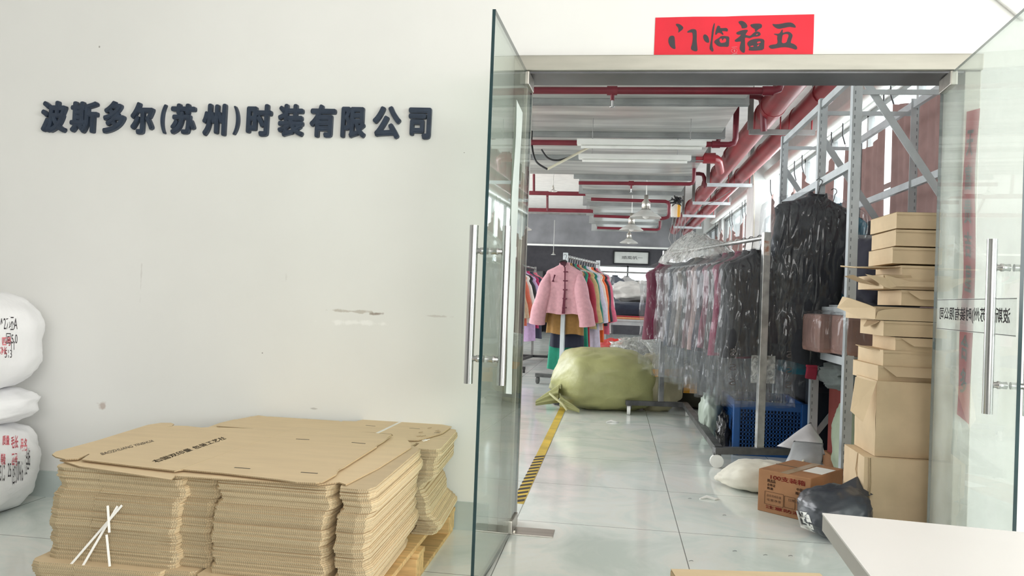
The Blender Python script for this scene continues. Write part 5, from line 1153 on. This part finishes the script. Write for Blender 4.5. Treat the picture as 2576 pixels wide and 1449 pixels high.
def tri(pts, th, seed, nm, m, rr):
    pts = [Vector(p) for p in pts]; c = sum(pts, Vector()) / len(pts)
    g = G()
    for s in (-1, 1):
        def f(u, v, s=s):
            a = pts[0].lerp(pts[1], u); b = pts[3].lerp(pts[2], u); p = a.lerp(b, v)
            e = math.sin(PI * u) * math.sin(PI * v)
            return p + Vector((.1, -1, .25)).normalized() * (-s * th * e + .03 * noise.noise(p * 9 + Vector((seed, 0, 0))))
        g.grid(f, 14, 14)
    bmesh.ops.remove_doubles(g.b, verts=g.b.verts[:], dist=.0004)
    return g.o(nm, m, rr)
tri([at(1955, 1122, Y=4.95), at(2075, 1145, Y=4.8), at(2070, 1108, Y=5.0), at(2038, 1062, Y=5.05)], .06, 3, 'mailer_body', PB, r)
r = thing('parcel_bag', 'grey mailer bag with a slit handle, lying on the brown carton', 'parcel', (1.25, 4.78, .24))
tri([at(1975, 1168, Y=4.72), at(2062, 1195, Y=4.6), at(2072, 1115, Y=4.8), at(2000, 1108, Y=4.85)], .07, 8, 'mailer_body', mat('grey_poly_dark', (150, 152, 154), .4, bump=.3, bscale=8), r)
G().tube([at(1968, 1168, Y=4.70), at(1978, 1176, Y=4.66), at(2005, 1176, Y=4.64), at(2022, 1158, Y=4.66)], .006, 8).o('drawstring', mat('cream_pvc', (226, 220, 196), .5), r)
r = thing('green_sack', 'pale green woven sack standing behind the brown carton', 'sack', (1.6, 5.2, 0)); blob((1.60, 5.2, 0), (.34, .34, .56), 150, 2.8, .08, 2.5, True, 50, 36, ridge=.1).o('sack_body', mat('pale_green_weave', (160, 172, 148), .6, bump=.3, bscale=14), r)
G().grid(lambda u, v: (1.60 + (.06 + .05 * v) * math.cos(2 * PI * u), 5.2 + (.06 + .05 * v) * math.sin(2 * PI * u), .53 + .06 * v + .01 * math.sin(u * 40)), 30, 3, closed=True).o('gathered_neck', mat('pale_green_weave', (160, 172, 148), .6), r)

# ------------------------------------------------------------------ tower of kraft mailer boxes just inside the doorway
# (corner px, top and bottom y at the front left corner, left face far px, turn, flaps)
YF = 3.97
BX_ = [(2255, 533, 574, .37, .42, .015, '', 'topmost kraft box of the tower, lid shut'), (2253, 577, 618, .37, .42, -.01, 'crease', 'second kraft box from the top of the tower, front slightly dented'), (2245, 621, 662, .36, .42, .0, '', 'third kraft box from the top of the tower'),
       (2268, 667, 709, .36, .40, .02, 'left', 'fourth kraft box from the top, with a flap sticking out to the left'), (2222, 690, 726, .36, .46, .03, 'tri', 'crushed kraft box in the tower with a folded triangular flap'), (2267, 729, 768, .36, .40, -.015, 'front', 'kraft box in the tower just above the tilted open tray'),
       (2199, 770, 804, .40, .48, .05, 'round', 'open kraft tray tilted to the left near the middle of the tower'), (2222, 806, 845, .36, .44, .0, 'leftround', 'kraft box under the tilted tray, with a round left ear'), (2252, 848, 883, .36, .42, -.02, 'front', 'kraft box set back in the lower part of the tower'),
       (2221, 880, 921, .38, .44, .01, 'ear', 'kraft box with a round ear poking past the shelf post'), (2208, 919, 961, .38, .46, .015, 'front', 'lowest of the kraft mailer boxes, resting on the large carton')]
zprev = None
for i, (px, ya, yb, dp, wd, rot, fl, lb) in enumerate(BX_):
    a = at(px, yb, Y=YF); b = at(px, ya, Y=YF); hgt = b.z - a.z - .001
    wd = max(.3, 1.80 + .02 * math.sin(i * 3) - a.x); R = Matrix.Rotation(rot, 3, 'Z'); r = thing('mailer_box', lb, 'box', a + R @ Vector((wd / 2, dp / 2, 0)), 0, 'kraft mailer boxes in the tower inside the doorway')
    P = lambda x, y, z: a + R @ Vector((x, y, 0)) + Vector((0, 0, z))
    t = .004; g = G()
    bulge = .006 * math.sin(i * 5)
    def wall(p, q, z0, z1, bow=0):
        n = 10; p, q = Vector(p), Vector(q); d = (q - p).normalized(); nn = Vector((d.y, -d.x))
        def f(u, v): 
            s = p.lerp(q, u) + nn * (bow * math.sin(PI * u) * math.sin(PI * v)); return P(s.x, s.y, z0 + (z1 - z0) * v)
        g.grid(f, n, 4, smooth=False)
    wall((0, 0), (wd, 0), 0, hgt, .004 + bulge); wall((0, dp), (0, 0), 0, hgt, .003); wall((wd, 0), (wd, dp), 0, hgt); wall((wd, dp), (0, dp), 0, hgt)
    g.poly([P(0, 0, 0), P(wd, 0, 0), P(wd, dp, 0), P(0, dp, 0)], [(0, 1, 2, 3)])
    g.o('tray', M_BOX, r)
    g = G(); sag = .006
    g.grid(lambda u, v: P(-.003 + (wd + .006) * u, -.003 + (dp + .006) * v, hgt + .0008 - .004 * math.sin(PI * u) * math.sin(PI * v)), 8, 8)
    g.prism([P(-.003, -.003, hgt - .012), P(wd, -.003, hgt - .012), P(wd, -.003, hgt), P(-.003, -.003, hgt)], (0, -.002, 0))
    g.o('lid', M_BOXIN if fl in ('round', 'tri') else M_BOX, r)
    if fl == 'left':
        G().prism([P(-.01, .02, hgt - .005), P(-.20, .05, hgt - .012), P(-.235, .18, hgt + .0), P(-.21, .26, hgt - .0), P(-.01, .30, hgt - .005)], (0, 0, -.004)).o('side_flap', M_BOX, r)
    if fl == 'tri':
        G().prism([P(-.09, -.012, hgt * .98), P(.0, -.02, hgt * .1), P(.03, -.02, -.01 * 0 + .0), P(.10, -.012, hgt * .55)], (0, .004, 0)).o('side_flap', M_BOX, r)
        G().prism([P(.02, -.014, .002), P(.05, -.03, .012), P(wd, -.02, .02), P(wd, -.014, hgt * .6), P(.12, -.018, hgt * .55), P(.0, -.012, hgt * .98)], (0, .004, 0)).o('front_flap', M_BOX, r)
        G().prism([P(-.12, .08, hgt * .95), P(-.10, .28, hgt * .95), P(-.01, .30, hgt * .5), P(-.01, .06, hgt * .2)], (.004, 0, 0)).o('side_flap', M_BOXIN, r)
    if fl == 'front':
        G().prism([P(.02, -.010, hgt - .003), P(.07, -.045, hgt * .42), P(wd, -.045, hgt * .4), P(wd, -.008, hgt - .003)], (0, .0035, .0)).o('front_flap', M_BOX, r)
    if fl == 'round':
        G().prism([P(.0, -.012, .002), P(.0, -.012, hgt * .9), P(-.03, .02, hgt * 1.15), P(-.07, .16, hgt * 1.6), P(-.08, .22, hgt * 1.7), P(-.08, .30, hgt * .8), P(-.03, .12, hgt * .15)], (.004, .002, 0)).o('side_flap', M_BOX, r)
        G().prism([P(.0, -.014, .0), P(wd, -.014, .0), P(wd, -.014, hgt * .96), P(.14, -.014, hgt * .95), P(.04, -.014, hgt * .78), P(.01, -.014, hgt * .6)], (0, .004, 0)).o('front_flap', M_BOX, r)
    if fl in ('ear', 'leftround'):
        L_ = .085 if fl == 'ear' else .045; pts = [P(-.004, .05, hgt - .002)] + [P(-L_ * math.sin(k * PI / 8), .05 + .19 * k / 8, hgt - .004 + (.02 if fl == 'ear' else -.03) * math.sin(k * PI / 8)) for k in range(1, 8)] + [P(-.004, .24, hgt - .002)]
        G().prism(pts, (0, 0, -.004)).o('round_ear', M_BOXIN, r)
# the large carton with a hanging flap, and the carton it stands on
a, b = at(2206, 1148, Y=YF - .02), at(2206, 958, Y=YF - .02); hb = at(2170, 1148, Y=YF - .05).z
def big(name_label, cx, z0, z1, x1, yf, yd, bulge, rot, cat='carton'):
    r = thing('shipping_carton', name_label, cat, (cx + (x1 - cx) / 2, yf + yd / 2, z0)); R = Matrix.Rotation(rot, 3, 'Z')
    g = G(); w = x1 - cx
    P = lambda x, y, z: Vector((cx, yf, z0)) + R @ Vector((x, y, 0)) + Vector((0, 0, z))
    h = z1 - z0
    for p, q, bw in (((0, 0), (w, 0), bulge), ((0, yd), (0, 0), bulge), ((w, 0), (w, yd), 0), ((w, yd), (0, yd), 0)):
        p, q = Vector(p), Vector(q); d = (q - p).normalized(); nn = Vector((d.y, -d.x))
        def f(u, v, p=p, q=q, nn=nn, bw=bw):
            s = p.lerp(q, u) + nn * (bw * math.sin(PI * u) ** .7 * math.sin(PI * min(1, v * 1.0)) + .004 * noise.noise(Vector((u * 4, v * 4, z0)))); return P(s.x, s.y, h * v)
        g.grid(f, 18, 14)
    g.poly([P(0, 0, h), P(w, 0, h), P(w, yd, h), P(0, yd, h)], [(0, 1, 2, 3)]); g.poly([P(0, 0, 0), P(w, 0, 0), P(w, yd, 0), P(0, yd, 0)], [(0, 1, 2, 3)])
    bmesh.ops.remove_doubles(g.b, verts=g.b.verts[:], dist=.0003)
    o = g.o('carton_body', M_BOX, r)
    for f_ in o.data.polygons: f_.use_smooth = False
    return r, P, w, h
zt2 = at(2180, 1148, Y=YF - .03).z
r, P, w, h = big('large kraft carton with one flap hanging open to the left, carrying the tower of boxes', b.x, zt2 + .002, b.z, 1.82, YF - .02, .31, .02, .01)
G().prism([at(2205, 962, Y=3.93), at(2153, 948, Y=4.0), at(2140, 1034, Y=3.98), at(2171, 1062, Y=3.92)], (.0, .006, .0)).o('open_flap', M_BOX, r)
r, P, w, h = big('worn kraft carton at the bottom of the tower, torn along its left edge', at(2172, 1230, Y=YF - .05).x, 0.0, zt2, 1.84, YF - .05, .34, .012, -.01)
G().tube([P(.022, -.012, h), P(.026, -.016, h * .7), P(.020, -.016, h * .4), P(.03, -.014, h * .1)], .004, 6).o('torn_edge', M_CARDTOP, r)
G().tube([P(-.002, .1, h), P(-.012, .09, h * .8), P(-.006, .07, h * .66)], .003, 6).o('torn_edge', M_BOXIN, r)
G().tube([P(.012, -.014, h * .38), P(.026, -.02, h * .36), P(.02, -.02, h * .31), P(.010, -.014, h * .33)], .007, 8).o('dented_corner', M_BOXIN, r)
